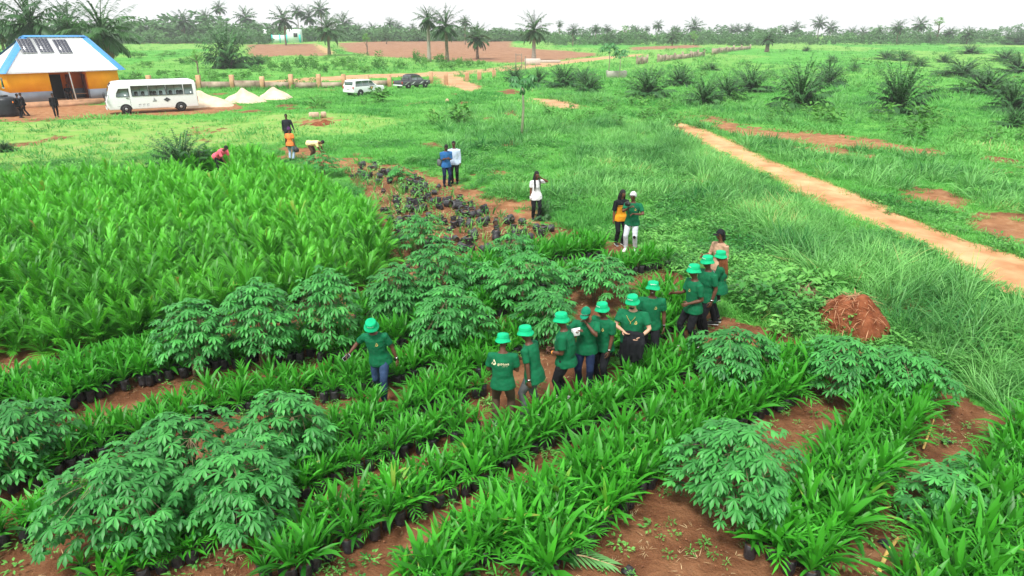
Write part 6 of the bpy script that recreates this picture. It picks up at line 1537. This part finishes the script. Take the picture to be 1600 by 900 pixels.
grass('short_grass', low_, pC[near_], .75+.9*vnoise(pC[near_][:, 0]*.6, pC[near_][:, 1]*.6, 5), M['grass_low'], .1)
pM = pC[~near_]; tk_ = np.zeros(len(pM), bool)
for q in TRACK: tk_ |= inpoly(pM[:, 0], pM[:, 1], q)
pM = pM[~tk_]; pM = pM[~inpoly(pM[:, 0], pM[:, 1], LAWN) | (rng.random(len(pM)) < .22)]; grass('meadow_grass', lowf, pM, .6+.8*vnoise(pM[:, 0]*.25, pM[:, 1]*.25, 6), M['pasture'], .1)
# pasture tufts further off, and rougher clumps scattered about
nD = 6500; ang_ = rng.uniform(-.68,.68,nD); dd2 = np.exp(rng.uniform(math.log(85), math.log(330), nD)); pD = np.stack([dd2*np.sin(ang_), dd2*np.cos(ang_), np.zeros(nD)], 1); pD[:, 2] = terrain(pD[:, 0], pD[:, 1])
bad = np.zeros(nD, bool)
for q in PLOUGH+TRACK: bad |= inpoly(pD[:, 0], pD[:, 1], q)
pD = pD[~bad]; grass('pasture_grass', lowf, pD, 1.1+1.5*vnoise(pD[:, 0]*.05, pD[:, 1]*.05, 7), M['pasture'], .1)
nE = 5200; ang_ = rng.uniform(-.1,.68,nE); dd2 = np.exp(rng.uniform(math.log(26), math.log(140), nE)); pE = np.stack([dd2*np.sin(ang_), dd2*np.cos(ang_), np.zeros(nE)], 1); pE[:, 2] = terrain(pE[:, 0], pE[:, 1])
pE = pE[(vnoise(pE[:, 0]*.16, pE[:, 1]*.09, 51) > .53) & off_road(pE) & (soft(pE[:,0], pE[:,1], SOIL+[NURSERY], .3) < .3)]
grass('rough_grass', mid, pE, 1.1+.9*rng.random(len(pE)), M['grass_tall'], .15)
WEED = GL([(1000,395),(1180,390),(1240,430),(1290,470),(1330,520),(1260,530),(1200,500),(1140,470),(1060,430)])[:, :2]
pF = P_in(WEED, int(area(WEED)*20)); pF = pF[clear_people(pF) & (soft(pF[:, 0], pF[:, 1], SOIL, .3) < .5)]
grass('broad_weeds', [tm_weed(480+k, 30, .2, .036) for k in range(4)], pF, .8+.7*rng.random(len(pF)), M['weed'])
pF = P_in(GL([(1140,470),(1215,440),(1300,440),(1340,520),(1260,560),(1200,520)])[:, :2], 60); grass('leafy_weeds', [tm_weed(490+k, 34, .5, .085) for k in range(3)], pF, .7+.5*rng.random(60), M['weed'])
wl_ = [tm_weed(500+k, 34, .17, .045) for k in range(5)]
pW = pC[near_]; sel = (vnoise(pW[:, 0]*.35, pW[:, 1]*.3, 91) > .46) & (rng.random(len(pW)) < .6); pW = pW[sel]+np.stack([rng.normal(0,.15,sel.sum()), rng.normal(0,.15,sel.sum()), np.zeros(sel.sum())], 1)
grass('leafy_ground_cover', wl_, pW, .55+.9*rng.random(len(pW))**2, M['weed'])
nQ = 1500; ang_ = rng.uniform(-.68,.68,nQ); dd2 = np.exp(rng.uniform(math.log(48), math.log(260), nQ)); pQ = np.stack([dd2*np.sin(ang_), dd2*np.cos(ang_), np.zeros(nQ)], 1); pQ[:, 2] = terrain(pQ[:, 0], pQ[:, 1])
bad = vnoise(pQ[:, 0]*.06, pQ[:, 1]*.03, 95) < .48
for vx, vy in ((bus.location.x, bus.location.y), (suv.location.x, suv.location.y), (pk.location.x, pk.location.y), (A_[0]+4, A_[1]+4)): bad |= np.hypot(pQ[:, 0]-vx, pQ[:, 1]-vy) < 7.5
for q in PLOUGH+TRACK+[LAWN]: bad |= inpoly(pQ[:, 0], pQ[:, 1], q)
pQ = pQ[~bad & (cover(pQ[:, 0], pQ[:, 1]) < .3)]
grass('pasture_weeds', [tm_weed(520+k, 44, .32, .07) for k in range(4)], pQ, 1.0+2.6*rng.random(len(pQ))**2.2, M['bush_leaf'])
# turf lapping over the road edges
eP = np.concatenate([resample(RL, 420), resample(RU, 420)]); eP = eP[eP[:, 1] < 60]; eP = np.repeat(eP, 3, 0)+np.stack([rng.normal(0,.22,len(eP)*3), rng.normal(0,.22,len(eP)*3), np.zeros(len(eP)*3)], 1)
eP[:, 2] = terrain(eP[:, 0], eP[:, 1]); grass('verge_grass', low_, eP, .55+.5*rng.random(len(eP)), M['grass_low'])
# ------------------------------------------------------------------ light, sky, air, camera
w = bpy.data.worlds.new('World'); sc.world = w; w.use_nodes = True; nt = w.node_tree; nt.nodes.clear()
sky = nt.nodes.new('ShaderNodeTexSky'); sky.sky_type = 'NISHITA'; sky.sun_disc = False
SUN_EL, SUN_AZ = R(58), R(205)            # high, slightly behind the viewer's left
sky.sun_elevation = SUN_EL; sky.sun_rotation = SUN_AZ; sky.air_density = 1.0; sky.dust_density = 2.0; sky.ozone_density = 1.0
hs_ = nt.nodes.new('ShaderNodeHueSaturation'); hs_.inputs['Saturation'].default_value = .18
bgn = nt.nodes.new('ShaderNodeBackground'); bgn.inputs['Strength'].default_value = SKYS
ow = nt.nodes.new('ShaderNodeOutputWorld')
cl_ = nt.nodes.new('ShaderNodeMix'); cl_.data_type = 'RGBA'; cl_.inputs[0].default_value = .72; cl_.inputs[7].default_value = (8.2, 8.3, 8.35, 1)      # thin unbroken cloud sheet over the clear sky
nt.links.new(sky.outputs[0], hs_.inputs['Color']); nt.links.new(hs_.outputs[0], cl_.inputs[6]); nt.links.new(cl_.outputs[2], bgn.inputs['Color']); nt.links.new(bgn.outputs[0], ow.inputs['Surface'])
sl_ = bpy.data.lights.new('sun', 'SUN'); sl_.energy = SUNS; sl_.angle = R(14); sl_.color = (1.0, .97, .92)
so_ = bpy.data.objects.new('sun', sl_); col.objects.link(so_); so_.location = (-20, -30, 60)
# direction from which light comes (Nishita: rotation 0 is +Y, turning clockwise from above)
sd_ = Vector((math.sin(SUN_AZ)*math.cos(SUN_EL), math.cos(SUN_AZ)*math.cos(SUN_EL), math.sin(SUN_EL)))
so_.rotation_euler = sd_.to_track_quat('Z', 'Y').to_euler()
if HAZE > 0:
    mh = bpy.data.materials.new('haze'); mh.use_nodes = True; n2 = mh.node_tree; n2.nodes.clear(); oo = n2.nodes.new('ShaderNodeOutputMaterial'); pv_ = n2.nodes.new('ShaderNodeVolumePrincipled')
    pv_.inputs['Density'].default_value = HAZE; pv_.inputs['Color'].default_value = (.93,.97,1,1); n2.links.new(pv_.outputs[0], oo.inputs['Volume'])
    tag(MB().add(box((0, 0, 17), (1310, 1310, 38))).build('haze', mh), kind='stuff')
cam = bpy.data.cameras.new('camera'); co_ = bpy.data.objects.new('camera', cam); col.objects.link(co_); sc.camera = co_
co_.location = (0, 0, CAMZ); co_.rotation_euler = (math.pi/2-PITCH, 0, 0); cam.sensor_width = 36; cam.lens = 36*F/1600; cam.clip_end = 4000; cam.clip_start = .1
sc.view_settings.view_transform = 'Standard'; sc.view_settings.look = 'None'; sc.view_settings.exposure = EXPO; sc.view_settings.gamma = 1
sc.render.engine = 'CYCLES'
cy = sc.cycles; cy.max_bounces = 6; cy.diffuse_bounces = 3; cy.glossy_bounces = 2; cy.transmission_bounces = 3; cy.volume_bounces = 0; cy.transparent_max_bounces = 4; cy.use_denoising = True; cy.caustics_reflective = False; cy.caustics_refractive = False
try: cy.denoiser = 'OPENIMAGEDENOISE'
except Exception: pass
